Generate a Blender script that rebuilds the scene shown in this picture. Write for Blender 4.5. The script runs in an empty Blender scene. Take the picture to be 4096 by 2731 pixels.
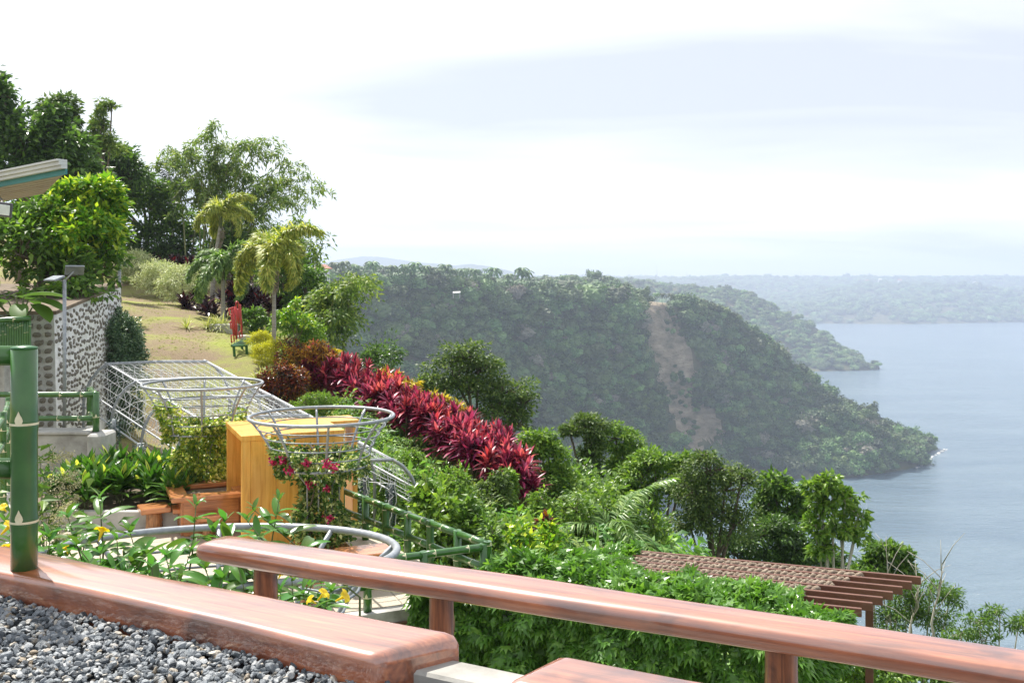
import bpy, math, random
import numpy as np
from mathutils import Vector, Matrix, Euler, Quaternion, noise as mnoise

# ------------------------------------------------------------------ camera, sky, sun, exposure
F, HX, HY, CZ = 995.0, 512.0, 278.0, 1.55          # focal length in pixels of a 1024 px frame, horizon, eye height
scene = bpy.context.scene
cam_data = bpy.data.cameras.new('camera')
cam_data.sensor_width = 36.0
cam_data.lens = 36.0 * F / 1024.0
cam_data.shift_y = (HY - 341.0) / 1024.0
cam_data.clip_start = 0.05
cam_data.clip_end = 60000.0
camera = bpy.data.objects.new('camera', cam_data)
scene.collection.objects.link(camera)
camera.location = (0, 0, CZ)
camera.rotation_euler = (math.radians(90), 0, 0)
scene.camera = camera

SUN_AZ = math.radians(-38)      # bearing of the sun, from +Y towards +X
SUN_EL = math.radians(56)
world = bpy.data.worlds.new('World')
scene.world = world
world.use_nodes = True
wn, wl = world.node_tree.nodes, world.node_tree.links
wn.clear()
w_out = wn.new('ShaderNodeOutputWorld')
w_bg = wn.new('ShaderNodeBackground')
w_sky = wn.new('ShaderNodeTexSky')
w_sky.sky_type = 'NISHITA'
w_sky.sun_disc = False
w_sky.sun_elevation = SUN_EL
w_sky.sun_rotation = SUN_AZ
w_sky.altitude = 600
w_tc = wn.new('ShaderNodeTexCoord')
w_sep = wn.new('ShaderNodeSeparateXYZ')
wl.new(w_tc.outputs['Generated'], w_sep.inputs[0])
w_add = wn.new('ShaderNodeMath'); w_add.operation = 'ADD'; w_add.inputs[1].default_value = 0.16
w_abs = wn.new('ShaderNodeMath'); w_abs.operation = 'ABSOLUTE'
wl.new(w_sep.outputs['Z'], w_abs.inputs[0]); wl.new(w_abs.outputs[0], w_add.inputs[0])
w_dx = wn.new('ShaderNodeMath'); w_dx.operation = 'DIVIDE'
w_dy = wn.new('ShaderNodeMath'); w_dy.operation = 'DIVIDE'
wl.new(w_sep.outputs['X'], w_dx.inputs[0]); wl.new(w_add.outputs[0], w_dx.inputs[1])
wl.new(w_sep.outputs['Y'], w_dy.inputs[0]); wl.new(w_add.outputs[0], w_dy.inputs[1])
w_com = wn.new('ShaderNodeCombineXYZ')
wl.new(w_dx.outputs[0], w_com.inputs[0]); wl.new(w_dy.outputs[0], w_com.inputs[1])
w_map = wn.new('ShaderNodeMapping'); w_map.inputs['Location'].default_value = (3.3, 1.5, 0)
w_map.inputs['Scale'].default_value = (0.75, 1.5, 1)
wl.new(w_com.outputs[0], w_map.inputs[0])
w_no = wn.new('ShaderNodeTexNoise')
w_no.inputs['Scale'].default_value = 0.62; w_no.inputs['Detail'].default_value = 5.0
w_no.inputs['Roughness'].default_value = 0.48; w_no.inputs['Distortion'].default_value = 0.5
wl.new(w_map.outputs[0], w_no.inputs['Vector'])
w_ra = wn.new('ShaderNodeValToRGB')
w_ra.color_ramp.elements[0].position = 0.36; w_ra.color_ramp.elements[0].color = (5.5, 5.85, 6.45, 1)
w_ra.color_ramp.elements[1].position = 0.56; w_ra.color_ramp.elements[1].color = (8.3, 8.5, 8.7, 1)
wl.new(w_no.outputs['Fac'], w_ra.inputs[0])
w_mix = wn.new('ShaderNodeMix'); w_mix.data_type = 'RGBA'
w_mix.inputs[0].default_value = 0.93
wl.new(w_sky.outputs[0], w_mix.inputs[6]); wl.new(w_ra.outputs[0], w_mix.inputs[7])
wl.new(w_mix.outputs[2], w_bg.inputs['Color'])
w_bg.inputs['Strength'].default_value = 0.085
wl.new(w_bg.outputs[0], w_out.inputs['Surface'])

sun_data = bpy.data.lights.new('sun', 'SUN')
sun_data.energy = 5.0
sun_data.angle = math.radians(0.6)
sun_data.color = (1.0, 0.95, 0.87)
sun = bpy.data.objects.new('sun', sun_data)
scene.collection.objects.link(sun)
sun.location = (-40, 60, 90)
sun_dir = Vector((math.sin(SUN_AZ) * math.cos(SUN_EL), math.cos(SUN_AZ) * math.cos(SUN_EL), math.sin(SUN_EL)))
sun.rotation_euler = sun_dir.to_track_quat('Z', 'Y').to_euler()

scene.view_settings.view_transform = 'Standard'
scene.view_settings.look = 'None'
scene.view_settings.gamma = 1.0
scene.view_settings.use_curve_mapping = False
scene.view_settings.exposure = 0.8
scene.render.engine = 'CYCLES'
scene.cycles.use_denoising = True
scene.cycles.max_bounces = 6
scene.cycles.diffuse_bounces = 3
scene.cycles.glossy_bounces = 3
scene.cycles.transmission_bounces = 4
scene.cycles.transparent_max_bounces = 8
scene.cycles.volume_bounces = 1
scene.cycles.caustics_reflective = False
scene.cycles.caustics_refractive = False

# ------------------------------------------------------------------ helpers
C = scene.collection
rng = np.random.default_rng(7)
random.seed(7)
PI = math.pi


def P(px, py, d):
    """pixel of the 1024 px frame + distance ahead -> world point"""
    return Vector(((px - HX) / F * d, d, CZ - (py - HY) / F * d))


def XD(px, d):
    return (px - HX) / F * d


def ZP(py, d):
    return CZ - (py - HY) / F * d


def link(o):
    C.objects.link(o)
    return o


def tag(o, label=None, cat=None, group=None, kind=None):
    if label: o['label'] = label
    if cat: o['category'] = cat
    if group: o['group'] = group
    if kind: o['kind'] = kind
    return o


def thing(name, label, cat, loc=(0, 0, 0), rz=0.0, group=None):
    o = link(bpy.data.objects.new(name, None))
    o.location = loc
    o.rotation_euler = (0, 0, rz)
    o.empty_display_size = 0.2
    return tag(o, label, cat, group)


def set_parent(o, root, world_space):
    o.parent = root
    if world_space:
        o.matrix_parent_inverse = (Matrix.Translation(root.location) @ root.rotation_euler.to_matrix().to_4x4()).inverted()


def copy_tree(o, parent=None):
    c = o.copy()
    C.objects.link(c)
    c.parent = parent
    for ch in list(o.children):
        copy_tree(ch, c)
    return c


class MB:
    """collects shapes, builds ONE mesh object"""

    def __init__(self):
        self.v, self.f, self.smooth = [], [], []

    def add(self, v, f, smooth=True):
        n = len(self.v)
        self.v.extend([tuple(p) for p in v])
        self.f.extend([tuple(i + n for i in q) for q in f])
        self.smooth.extend([smooth] * len(f))
        return self

    def box(self, c, s, rz=0.0, rot=None):
        m = rot if rot is not None else Matrix.Rotation(rz, 3, 'Z')
        c = Vector(c)
        v = []
        for x in (-.5, .5):
            for y in (-.5, .5):
                for z in (-.5, .5):
                    v.append(c + m @ Vector((x * s[0], y * s[1], z * s[2])))
        return self.add(v, [(0, 1, 3, 2), (4, 6, 7, 5), (0, 4, 5, 1), (2, 3, 7, 6), (0, 2, 6, 4), (1, 5, 7, 3)], False)

    def bbox(self, c, s, b=0.01, rz=0.0, rot=None):
        """box with chamfered edges"""
        m = rot if rot is not None else Matrix.Rotation(rz, 3, 'Z')
        c = Vector(c)
        h = [k / 2 for k in s]
        b = min(b, min(h) * .6)
        v, idx = [], {}
        for sx in (-1, 1):
            for sy in (-1, 1):
                for sz in (-1, 1):
                    for ax in range(3):
                        p = [sx * (h[0] - (0 if ax == 0 else b)), sy * (h[1] - (0 if ax == 1 else b)), sz * (h[2] - (0 if ax == 2 else b))]
                        idx[(sx, sy, sz, ax)] = len(v)
                        v.append(c + m @ Vector(p))
        f = []
        for s_ in (-1, 1):
            f.append([idx[(s_, a, b_, 0)] for a, b_ in ((-1, -1), (1, -1), (1, 1), (-1, 1))])
            f.append([idx[(a, s_, b_, 1)] for a, b_ in ((-1, -1), (1, -1), (1, 1), (-1, 1))])
            f.append([idx[(a, b_, s_, 2)] for a, b_ in ((-1, -1), (1, -1), (1, 1), (-1, 1))])
        for a in (-1, 1):
            for b_ in (-1, 1):
                f.append([idx[(a, b_, -1, 0)], idx[(a, b_, 1, 0)], idx[(a, b_, 1, 1)], idx[(a, b_, -1, 1)]])
                f.append([idx[(a, -1, b_, 0)], idx[(a, 1, b_, 0)], idx[(a, 1, b_, 2)], idx[(a, -1, b_, 2)]])
                f.append([idx[(-1, a, b_, 1)], idx[(1, a, b_, 1)], idx[(1, a, b_, 2)], idx[(-1, a, b_, 2)]])
                for z_ in (-1, 1):
                    f.append([idx[(a, b_, z_, 0)], idx[(a, b_, z_, 1)], idx[(a, b_, z_, 2)]])
        return self.add(v, f, False)

    def tube(self, path, r, seg=8, cap=True, smooth=True, squash=None):
        path = [Vector(p) for p in path]
        n = len(path)
        rr = r if hasattr(r, '__len__') else [r] * n
        t0 = (path[1] - path[0]).normalized()
        up = Vector((0, 0, 1)) if abs(t0.z) < .9 else Vector((1, 0, 0))
        a = t0.cross(up).normalized()
        v = []
        for i, p in enumerate(path):
            t = (path[min(i + 1, n - 1)] - path[max(i - 1, 0)])
            t = t.normalized() if t.length > 1e-9 else t0
            a = (a - t * a.dot(t))
            a = a.normalized() if a.length > 1e-6 else t.orthogonal().normalized()
            b = t.cross(a)
            for k in range(seg):
                an = 2 * PI * k / seg
                v.append(p + (a * math.cos(an) + b * math.sin(an)) * rr[i])
        f = []
        for i in range(n - 1):
            for k in range(seg):
                k2 = (k + 1) % seg
                f.append((i * seg + k, i * seg + k2, (i + 1) * seg + k2, (i + 1) * seg + k))
        self.add(v, f, smooth)
        if cap:
            m = len(self.v) - n * seg
            self.f.append(tuple(m + k for k in reversed(range(seg)))); self.smooth.append(False)
            self.f.append(tuple(m + (n - 1) * seg + k for k in range(seg))); self.smooth.append(False)
        return self

    def ring(self, c, R, r, seg=48, k=8, tilt=None):
        c = Vector(c)
        v, f = [], []
        for i in range(seg):
            a = 2 * PI * i / seg
            u = Vector((math.cos(a), math.sin(a), 0))
            for j in range(k):
                b = 2 * PI * j / k
                p = u * (R + r * math.cos(b)) + Vector((0, 0, r * math.sin(b)))
                if tilt is not None: p = tilt @ p
                v.append(c + p)
        for i in range(seg):
            for j in range(k):
                f.append((i * k + j, ((i + 1) % seg) * k + j, ((i + 1) % seg) * k + (j + 1) % k, i * k + (j + 1) % k))
        return self.add(v, f, True)

    def prism(self, poly, z0, z1):
        n = len(poly)
        v = [(x, y, z0) for x, y in poly] + [(x, y, z1) for x, y in poly]
        f = [tuple(reversed(range(n))), tuple(range(n, 2 * n))] + [(i, (i + 1) % n, n + (i + 1) % n, n + i) for i in range(n)]
        return self.add(v, f, False)

    def mesh(self, name):
        me = bpy.data.meshes.new(name)
        me.from_pydata(self.v, [], self.f)
        me.polygons.foreach_set('use_smooth', self.smooth)
        me.update()
        return me

    def build(self, name, m, parent=None, world_space=True):
        return put(name, self.mesh(name), m, parent, world_space)


def put(name, me, m, parent=None, world_space=True):
    if m is not None and not me.materials:
        for k in (m if isinstance(m, (list, tuple)) else [m]):
            me.materials.append(k)
    o = link(bpy.data.objects.new(name, me))
    if parent is not None:
        set_parent(o, parent, world_space)
    return o


def np_mesh(name, V, Fc, smooth=False, mat_idx=None):
    """V (n,3), Fc (m,k) uniform faces"""
    V = np.asarray(V, dtype=np.float32); Fc = np.asarray(Fc, dtype=np.int32)
    me = bpy.data.meshes.new(name)
    m, k = Fc.shape
    me.vertices.add(len(V)); me.vertices.foreach_set('co', V.ravel())
    me.loops.add(m * k); me.loops.foreach_set('vertex_index', Fc.ravel())
    me.polygons.add(m)
    me.polygons.foreach_set('loop_start', np.arange(0, m * k, k, dtype=np.int32))
    me.polygons.foreach_set('loop_total', np.full(m, k, dtype=np.int32))
    me.polygons.foreach_set('use_smooth', np.full(m, smooth, dtype=bool))
    if mat_idx is not None:
        me.polygons.foreach_set('material_index', np.asarray(mat_idx, dtype=np.int32))
    me.update(calc_edges=True)
    return me


# leaf templates: vertices (along, across, up), faces
LEAF = (np.array([(0, 0, 0), (.38, .5, .07), (.42, 0, -.01), (.38, -.5, .07), (1, 0, -.16)], float),
        np.array([(0, 2, 1), (0, 3, 2), (1, 2, 4), (2, 3, 4)]))
DIAM = (np.array([(0, 0, 0), (.45, .5, .06), (1, 0, -.1), (.45, -.5, .06)], float), np.array([(0, 3, 1), (1, 3, 2)]))
LONG = (np.array([(0, .12, 0), (0, -.12, 0), (.33, .5, .1), (.33, -.5, .1), (.7, .4, .04), (.7, -.4, .04), (1, 0, -.2)], float),
        np.array([(0, 1, 2), (1, 3, 2), (2, 3, 4), (3, 5, 4), (4, 5, 6)]))
# five-fingered leaf of the pergola vine
def _hand():
    v, f = [(0, 0, 0)], []
    for a, L in ((-1.25, .72), (-.6, .95), (0, 1.1), (.6, .95), (1.25, .72)):
        ca, sa = math.cos(a), math.sin(a)
        b = len(v)
        for u, w, z in ((.5, .15, .05), (1, 0, -.12), (.5, -.15, .05)):
            v.append(((u * ca - w * sa) * L, (u * sa + w * ca) * L, z * L))
        f += [(0, b + 2, b), (b, b + 2, b + 1)]
    return np.array(v, float), np.array(f)
HAND = _hand()


def unit(a):
    return a / np.maximum(np.linalg.norm(a, axis=-1, keepdims=True), 1e-9)


def leaves(pos, dirs, L, W, tpl=LEAF, roll=.6, R=rng):
    """arrays of leaf vertices and faces for N leaves"""
    N = len(pos)
    pos = np.asarray(pos, float); d = unit(np.asarray(dirs, float))
    up = np.tile(np.array([0, 0, 1.0]), (N, 1)) + R.normal(0, roll, (N, 3))
    side = unit(np.cross(up, d)); n = np.cross(d, side)
    L = np.broadcast_to(np.asarray(L, float), (N,)); W = np.broadcast_to(np.asarray(W, float), (N,))
    tv, tf = tpl
    V = (pos[:, None, :] + (L[:, None, None] * tv[None, :, 0:1]) * d[:, None, :]
         + (W[:, None, None] * tv[None, :, 1:2]) * side[:, None, :] + (L[:, None, None] * tv[None, :, 2:3]) * n[:, None, :])
    k = len(tv)
    Fc = tf[None] + (np.arange(N) * k)[:, None, None]
    return V.reshape(-1, 3), Fc.reshape(-1, tf.shape[1])


def rand_unit(n, R=rng):
    return unit(R.normal(0, 1, (n, 3)))


def crown_points(lobes, n, R=rng, clumps=14, spread=.26, shell=.55):
    """lobes: (cx,cy,cz,rx,ry,rz). Leaves gather in uneven clumps of different size, so the outline is ragged and gaps stay between clumps"""
    lob = np.array(lobes, float)
    w = (lob[:, 3] * lob[:, 5]) ** 1.0
    w /= w.sum()
    pos, dr, cl = [], [], []
    for i, lb in enumerate(lob):
        m = max(20, int(n * w[i]))
        k = max(6, int(clumps * (0.6 + 2 * w[i] * len(lob) * .4)))
        u = rand_unit(k, R); u[:, 2] = np.where(u[:, 2] < -.6, -u[:, 2], u[:, 2])
        cr = shell * .8 + (1.12 - shell * .8) * R.random(k) ** .7
        cc = u * cr[:, None]
        rho = R.uniform(.55, 1.5, k) * spread * 1.25
        pw = rho ** 2; pw /= pw.sum()
        pick = R.choice(k, m, p=pw)
        g = R.normal(0, .62, (m, 3)) * np.array([1, 1, .7])
        ln = np.linalg.norm(g, axis=1, keepdims=True)
        g = np.where(ln > 1.25, g / ln * (1.25 * R.random((m, 1)) ** .4), g)
        q = cc[pick] + g * rho[pick][:, None]
        pos.append(lb[:3] + q * lb[3:6])
        dr.append(unit(q * .45 + g * 1.1 + R.normal(0, .5, (m, 3)) + np.array([0, 0, -.3])))
        cl.append(lb[:3] + cc * lb[3:6] * .92)
    return np.concatenate(pos), np.concatenate(dr), cl


def gn_scatter(name, pts, rot, scl, idx, sources, parent=None):
    """one object whose points carry instances of the source meshes"""
    me = bpy.data.meshes.new(name)
    me.from_pydata([tuple(p) for p in pts], [], [])
    a = me.attributes.new('rot', 'FLOAT_VECTOR', 'POINT'); a.data.foreach_set('vector', np.asarray(rot, np.float32).ravel())
    a = me.attributes.new('scl', 'FLOAT_VECTOR', 'POINT'); a.data.foreach_set('vector', np.asarray(scl, np.float32).ravel())
    a = me.attributes.new('idx', 'INT', 'POINT'); a.data.foreach_set('value', np.asarray(idx, np.int32))
    o = link(bpy.data.objects.new(name, me))
    col = bpy.data.collections.new(name + '_kit')
    for i, (sm, mt) in enumerate(sources):
        if not sm.materials: sm.materials.append(mt)
        so = bpy.data.objects.new('%s_kit_%02d' % (name, i), sm)
        col.objects.link(so)
    ng = bpy.data.node_groups.new(name + '_scatter', 'GeometryNodeTree')
    ng.interface.new_socket('Geometry', in_out='INPUT', socket_type='NodeSocketGeometry')
    ng.interface.new_socket('Geometry', in_out='OUTPUT', socket_type='NodeSocketGeometry')
    N, Lk = ng.nodes, ng.links
    gi, go = N.new('NodeGroupInput'), N.new('NodeGroupOutput')
    ci = N.new('GeometryNodeCollectionInfo')
    ci.inputs['Collection'].default_value = col
    ci.inputs['Separate Children'].default_value = True
    ci.inputs['Reset Children'].default_value = True
    ip = N.new('GeometryNodeInstanceOnPoints')
    ip.inputs['Pick Instance'].default_value = True

    def attr(nm, tp):
        q = N.new('GeometryNodeInputNamedAttribute'); q.data_type = tp
        q.inputs['Name'].default_value = nm
        return q.outputs['Attribute']
    Lk.new(gi.outputs[0], ip.inputs['Points'])
    Lk.new(ci.outputs[0], ip.inputs['Instance'])
    Lk.new(attr('idx', 'INT'), ip.inputs['Instance Index'])
    er = N.new('FunctionNodeEulerToRotation')
    Lk.new(attr('rot', 'FLOAT_VECTOR'), er.inputs[0])
    Lk.new(er.outputs[0], ip.inputs['Rotation'])
    Lk.new(attr('scl', 'FLOAT_VECTOR'), ip.inputs['Scale'])
    Lk.new(ip.outputs[0], go.inputs[0])
    md = o.modifiers.new('scatter', 'NODES')
    md.node_group = ng
    if parent: set_parent(o, parent, True)
    return o


# ------------------------------------------------------------------ materials
class NT:
    def __init__(self, name):
        self.m = bpy.data.materials.new(name)
        self.m.use_nodes = True
        self.t = self.m.node_tree
        self.t.nodes.clear()
        self.out = self.n('ShaderNodeOutputMaterial')

    def n(self, typ, **kw):
        q = self.t.nodes.new(typ)
        for k, v in kw.items():
            if k.startswith('i_'):
                q.inputs[k[2:].replace('_', ' ')].default_value = v
            else:
                setattr(q, k, v)
        return q

    def l(self, a, b):
        self.t.links.new(a, b)

    def ramp(self, fac, stops):
        r = self.n('ShaderNodeValToRGB')
        e = r.color_ramp.elements
        while len(e) < len(stops): e.new(.5)
        for q, (p, c) in zip(e, stops):
            q.position = p
            q.color = (*c, 1) if len(c) == 3 else c
        self.l(fac, r.inputs[0])
        return r.outputs[0]

    def coords(self, scale=(1, 1, 1), kind='Object'):
        tc = self.n('ShaderNodeTexCoord')
        mp = self.n('ShaderNodeMapping')
        mp.inputs['Scale'].default_value = scale
        self.l(tc.outputs[kind], mp.inputs[0])
        return mp.outputs[0]

    def noise(self, vec, scale, detail=4, rough=.55, dist=0):
        q = self.n('ShaderNodeTexNoise')
        q.inputs['Scale'].default_value = scale; q.inputs['Detail'].default_value = detail
        q.inputs['Roughness'].default_value = rough; q.inputs['Distortion'].default_value = dist
        if vec is not None: self.l(vec, q.inputs['Vector'])
        return q.outputs['Fac']

    def bump(self, fac, strength=.3, dist=.02):
        b = self.n('ShaderNodeBump')
        b.inputs['Strength'].default_value = strength; b.inputs['Distance'].default_value = dist
        self.l(fac, b.inputs['Height'])
        return b.outputs[0]

    def mixc(self, fac, a, b, mode='MIX'):
        q = self.n('ShaderNodeMix', data_type='RGBA', blend_type=mode)
        for s, v in ((0, fac), (6, a), (7, b)):
            if hasattr(v, 'links') or hasattr(v, 'is_linked'): self.l(v, q.inputs[s])
            elif s == 0: q.inputs[0].default_value = v
            else: q.inputs[s].default_value = (*v, 1) if len(v) == 3 else v
        return q.outputs[2]

    def bsdf(self, color, rough=.6, metal=0, normal=None, coat=0, coat_rough=.1, spec=.5):
        b = self.n('ShaderNodeBsdfPrincipled')
        if hasattr(color, 'is_linked'): self.l(color, b.inputs['Base Color'])
        else: b.inputs['Base Color'].default_value = (*color, 1)
        if hasattr(rough, 'is_linked'): self.l(rough, b.inputs['Roughness'])
        else: b.inputs['Roughness'].default_value = rough
        b.inputs['Metallic'].default_value = metal
        b.inputs['Coat Weight'].default_value = coat
        b.inputs['Coat Roughness'].default_value = coat_rough
        b.inputs['Specular IOR Level'].default_value = spec
        if normal is not None: self.l(normal, b.inputs['Normal'])
        return b

    def done(self, b):
        self.l(b.outputs[0], self.out.inputs['Surface'])
        return self.m


def m_leaf(name, stops, rough=.42, trans=.28, obj_var=.0):
    t = NT(name)
    g = t.n('ShaderNodeNewGeometry')
    col = t.ramp(g.outputs['Random Per Island'], stops)
    if obj_var:
        oi = t.n('ShaderNodeObjectInfo')
        hs = t.n('ShaderNodeHueSaturation')
        mr = t.n('ShaderNodeMapRange')
        mr.inputs['To Min'].default_value = 1 - obj_var; mr.inputs['To Max'].default_value = 1 + obj_var
        t.l(oi.outputs['Random'], mr.inputs[0]); t.l(mr.outputs[0], hs.inputs['Value'])
        m2 = t.n('ShaderNodeMath', operation='MULTIPLY_ADD'); m2.inputs[1].default_value = .05; m2.inputs[2].default_value = .475
        t.l(oi.outputs['Random'], m2.inputs[0]); t.l(m2.outputs[0], hs.inputs['Hue'])
        t.l(col, hs.inputs['Color']); col = hs.outputs[0]
    b = t.bsdf(col, rough, spec=.45)
    tr = t.n('ShaderNodeBsdfTranslucent')
    t.l(t.mixc(1.0, col, (1.25, 1.3, .7), 'MULTIPLY'), tr.inputs['Color'])
    mx = t.n('ShaderNodeMixShader'); mx.inputs[0].default_value = trans
    t.l(b.outputs[0], mx.inputs[1]); t.l(tr.outputs[0], mx.inputs[2])
    t.l(mx.outputs[0], t.out.inputs['Surface'])
    return t.m


def m_noise(name, stops, scale=6, rough=.7, bump=.3, bscale=None, bdist=.01, metal=0, stretch=(1, 1, 1), coat=0, detail=5, spec=.5, dist=0, coat_rough=.1):
    t = NT(name)
    v = t.coords(stretch)
    col = t.ramp(t.noise(v, scale, detail, .6, dist), stops)
    nb = t.bump(t.noise(v, bscale or scale * 4, 4, .6), bump, bdist) if bump else None
    return t.done(t.bsdf(col, rough, metal, nb, coat, coat_rough, spec))


M = {}
G1, G2, G3 = (.022, .062, .012), (.045, .115, .018), (.09, .19, .03)
M['leaf_dark'] = m_leaf('dark glossy leaves', [(0, (0.033, 0.072, 0.020)), (.6, (0.076, 0.151, 0.032)), (1, (0.150, 0.264, 0.054))], .35, .4)
M['leaf_mid'] = m_leaf('mid green leaves', [(0, (0.050, 0.108, 0.021)), (.6, (0.105, 0.207, 0.033)), (1, (0.210, 0.334, 0.053))], .45, .45)
M['leaf_bright'] = m_leaf('bright green leaves', [(0, (0.085, 0.172, 0.024)), (.6, (0.161, 0.286, 0.041)), (1, (0.302, 0.429, 0.068))], .38, 0.40)
M['leaf_vine'] = m_leaf('pergola vine leaves', [(0, (0.066, 0.164, 0.024)), (.6, (0.113, 0.258, 0.038)), (1, (0.209, 0.387, 0.061))], .33, 0.36)
M['leaf_olive'] = m_leaf('olive small leaves', [(0, (.047, .095, .022)), (.6, (.101, .169, .038)), (1, (.203, .270, .068))], .5, 0.38)
M['leaf_yellow'] = m_leaf('yellow green leaves', [(0, (.057, .172, .014)), (.45, (.149, .322, .023)), (.8, (.345, .483, .034)), (1, (.632, .690, .069))], .3, 0.40)
M['leaf_bamboo'] = m_leaf('bamboo leaves', [(0, (0.074, 0.133, 0.033)), (.6, (0.158, 0.250, 0.052)), (1, (0.318, 0.374, 0.089))], .5, 0.40)
M['leaf_pale'] = m_leaf('cream variegated leaves', [(0, (.26, .33, .12)), (.4, (.52, .58, .3)), (1, (.8, .8, .56))], .5, .14)
M['leaf_lime'] = m_leaf('lime yellow leaves', [(0, (.34, .36, .015)), (.6, (.56, .54, .03)), (1, (.72, .68, .08))], .5, .35)
M['leaf_red'] = m_leaf('crimson cordyline leaves', [(0, (.08, .009, .026)), (.35, (.22, .016, .06)), (.7, (.46, .04, .125)), (1, (.74, .18, .27))], .33, .38, .2)
M['leaf_maroon'] = m_leaf('dark maroon cordyline leaves', [(0, (.018, .006, .011)), (.7, (.05, .01, .02)), (1, (.16, .015, .03))], .25, .15)
M['leaf_orange'] = m_leaf('orange croton leaves', [(0, (.06, .06, .012)), (.3, (.22, .09, .012)), (.65, (.5, .2, .015)), (1, (.62, .42, .03))], .36, .28)
M['leaf_croton'] = m_leaf('dark red croton leaves', [(0, (.02, .025, .01)), (.4, (.07, .02, .012)), (.75, (.25, .03, .015)), (1, (.4, .17, .02))], .3, .2)
M['leaf_gold'] = m_leaf('golden croton leaves', [(0, (.25, .25, .015)), (.5, (.6, .45, .02)), (1, (.75, .62, .05))], .4, .3)
M['leaf_weed'] = m_leaf('slope weeds leaves', [(0, (0.067, 0.149, 0.033)), (.55, (0.157, 0.289, 0.055)), (1, (0.336, 0.473, 0.100))], .5, 0.40, .22)
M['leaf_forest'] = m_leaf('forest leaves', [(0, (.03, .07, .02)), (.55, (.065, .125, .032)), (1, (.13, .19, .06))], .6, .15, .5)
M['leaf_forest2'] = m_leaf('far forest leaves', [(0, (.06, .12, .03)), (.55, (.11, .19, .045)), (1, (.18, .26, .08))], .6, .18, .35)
M['leaf_greywood'] = m_leaf('bare grey twigs crown', [(0, (.1, .1, .075)), (1, (.24, .22, .17))], .8, .1, .2)
M['leaf_var'] = m_leaf('variegated bougainvillea leaves', [(0, (.030, .084, .017)), (.45, (.072, .168, .024)), (.7, (.240, .312, .072)), (1, (.720, .720, .336))], .4, 0.35)
M['leaf_varyel'] = m_leaf('yellow variegated bougainvillea leaves', [(0, (.066, .143, .017)), (.45, (.176, .286, .028)), (.75, (.462, .506, .066)), (1, (.792, .770, .275))], .4, 0.36)
M['bract'] = m_leaf('magenta bracts', [(0, (.3, .006, .07)), (.6, (.5, .01, .12)), (1, (.62, .06, .2))], .5, .35)
M['petal'] = m_leaf('yellow petals', [(0, (.72, .5, .01)), (1, (.85, .66, .03))], .45, .35)
M['panicle'] = m_leaf('cream tiny blossoms', [(0, (.3, .28, .15)), (1, (.68, .62, .42))], .7, .2)
M['leaf_garland'] = m_leaf('blue green tinsel garland', [(0, (.008, .03, .03)), (.7, (.018, .065, .06)), (1, (.06, .14, .13))], .4, .05)
M['leaf_hedge'] = m_leaf('grey green hedge leaves', [(0, (0.044, 0.096, 0.050)), (.6, (0.104, 0.184, 0.097)), (1, (0.232, 0.316, 0.178))], .35, 0.20)
M['leaf_drac'] = m_leaf('striped dracaena leaves', [(0, (0.036, 0.116, 0.017)), (.5, (0.091, 0.216, 0.028)), (.8, (0.291, 0.431, 0.049)), (1, (0.728, 0.739, 0.140))], .33, 0.35)
M['leaf_lily'] = m_leaf('cream striped grass leaves', [(0, (.22, .28, .06)), (.5, (.42, .45, .12)), (1, (.68, .66, .3))], .45, .3)
M['frond_yellow'] = m_leaf('yellow palm leaflets', [(0, (.15, .23, .035)), (.5, (.34, .4, .06)), (1, (.64, .6, .13))], .45, .35)
M['frond_green'] = m_leaf('green palm leaflets', [(0, (0.081, 0.176, 0.043)), (.6, (0.164, 0.281, 0.068)), (1, (0.364, 0.491, 0.152))], .4, 0.35)
M['frond_grey'] = m_leaf('grey palm leaflets', [(0, (.02, .03, .03)), (.6, (.06, .075, .07)), (1, (.2, .22, .2))], .4, .15)
M['bark'] = m_noise('grey brown bark', [(.3, (.06, .045, .03)), (.7, (.19, .15, .11))], 9, .85, .5, stretch=(1, 1, .25))
M['bark_pale'] = m_noise('pale bark', [(.3, (.3, .27, .21)), (.7, (.55, .52, .45))], 9, .8, .3, stretch=(1, 1, .3))
M['bark_palm'] = m_noise('ringed palm bark', [(.3, (.2, .18, .14)), (.7, (.4, .38, .33))], 7, .85, .4, stretch=(.6, .6, 5))
M['stem'] = m_noise('green stem', [(.3, (.07, .1, .03)), (.7, (.14, .16, .06))], 8, .7, 0)
M['cane'] = m_noise('cordyline cane', [(.3, (.16, .12, .08)), (.7, (.34, .28, .2))], 14, .8, 0, stretch=(1, 1, 4))
M['culm'] = m_noise('bamboo culm', [(.3, (.1, .12, .03)), (.7, (.24, .24, .09))], 5, .5, 0)
M['steel'] = m_noise('galvanised steel', [(.3, (.22, .24, .26)), (.7, (.36, .38, .4))], 12, .42, .1, metal=.35)
M['steel_lt'] = m_noise('bright galvanised wire', [(.3, (.42, .44, .46)), (.7, (.6, .62, .64))], 12, .45, 0, metal=.2)
M['rebar'] = m_noise('painted rebar', [(.3, (.13, .15, .17)), (.7, (.22, .24, .26))], 12, .4, .2, bscale=120, metal=.2)
M['lights'] = m_noise('clear fairy light wire', [(.3, (.6, .62, .63)), (.7, (.8, .8, .8))], 30, .35, 0)
M['cream'] = m_noise('cream paint', [(.3, (.62, .57, .36)), (.7, (.76, .72, .5))], 30, .5, 0)
M['red_paint'] = m_noise('red enamel', [(.3, (.42, .03, .028)), (.7, (.56, .06, .05))], 6, .35, 0)
M['green_paint'] = m_noise('green enamel', [(.3, (.02, .1, .03)), (.7, (.035, .15, .045))], 6, .35, 0)
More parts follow.
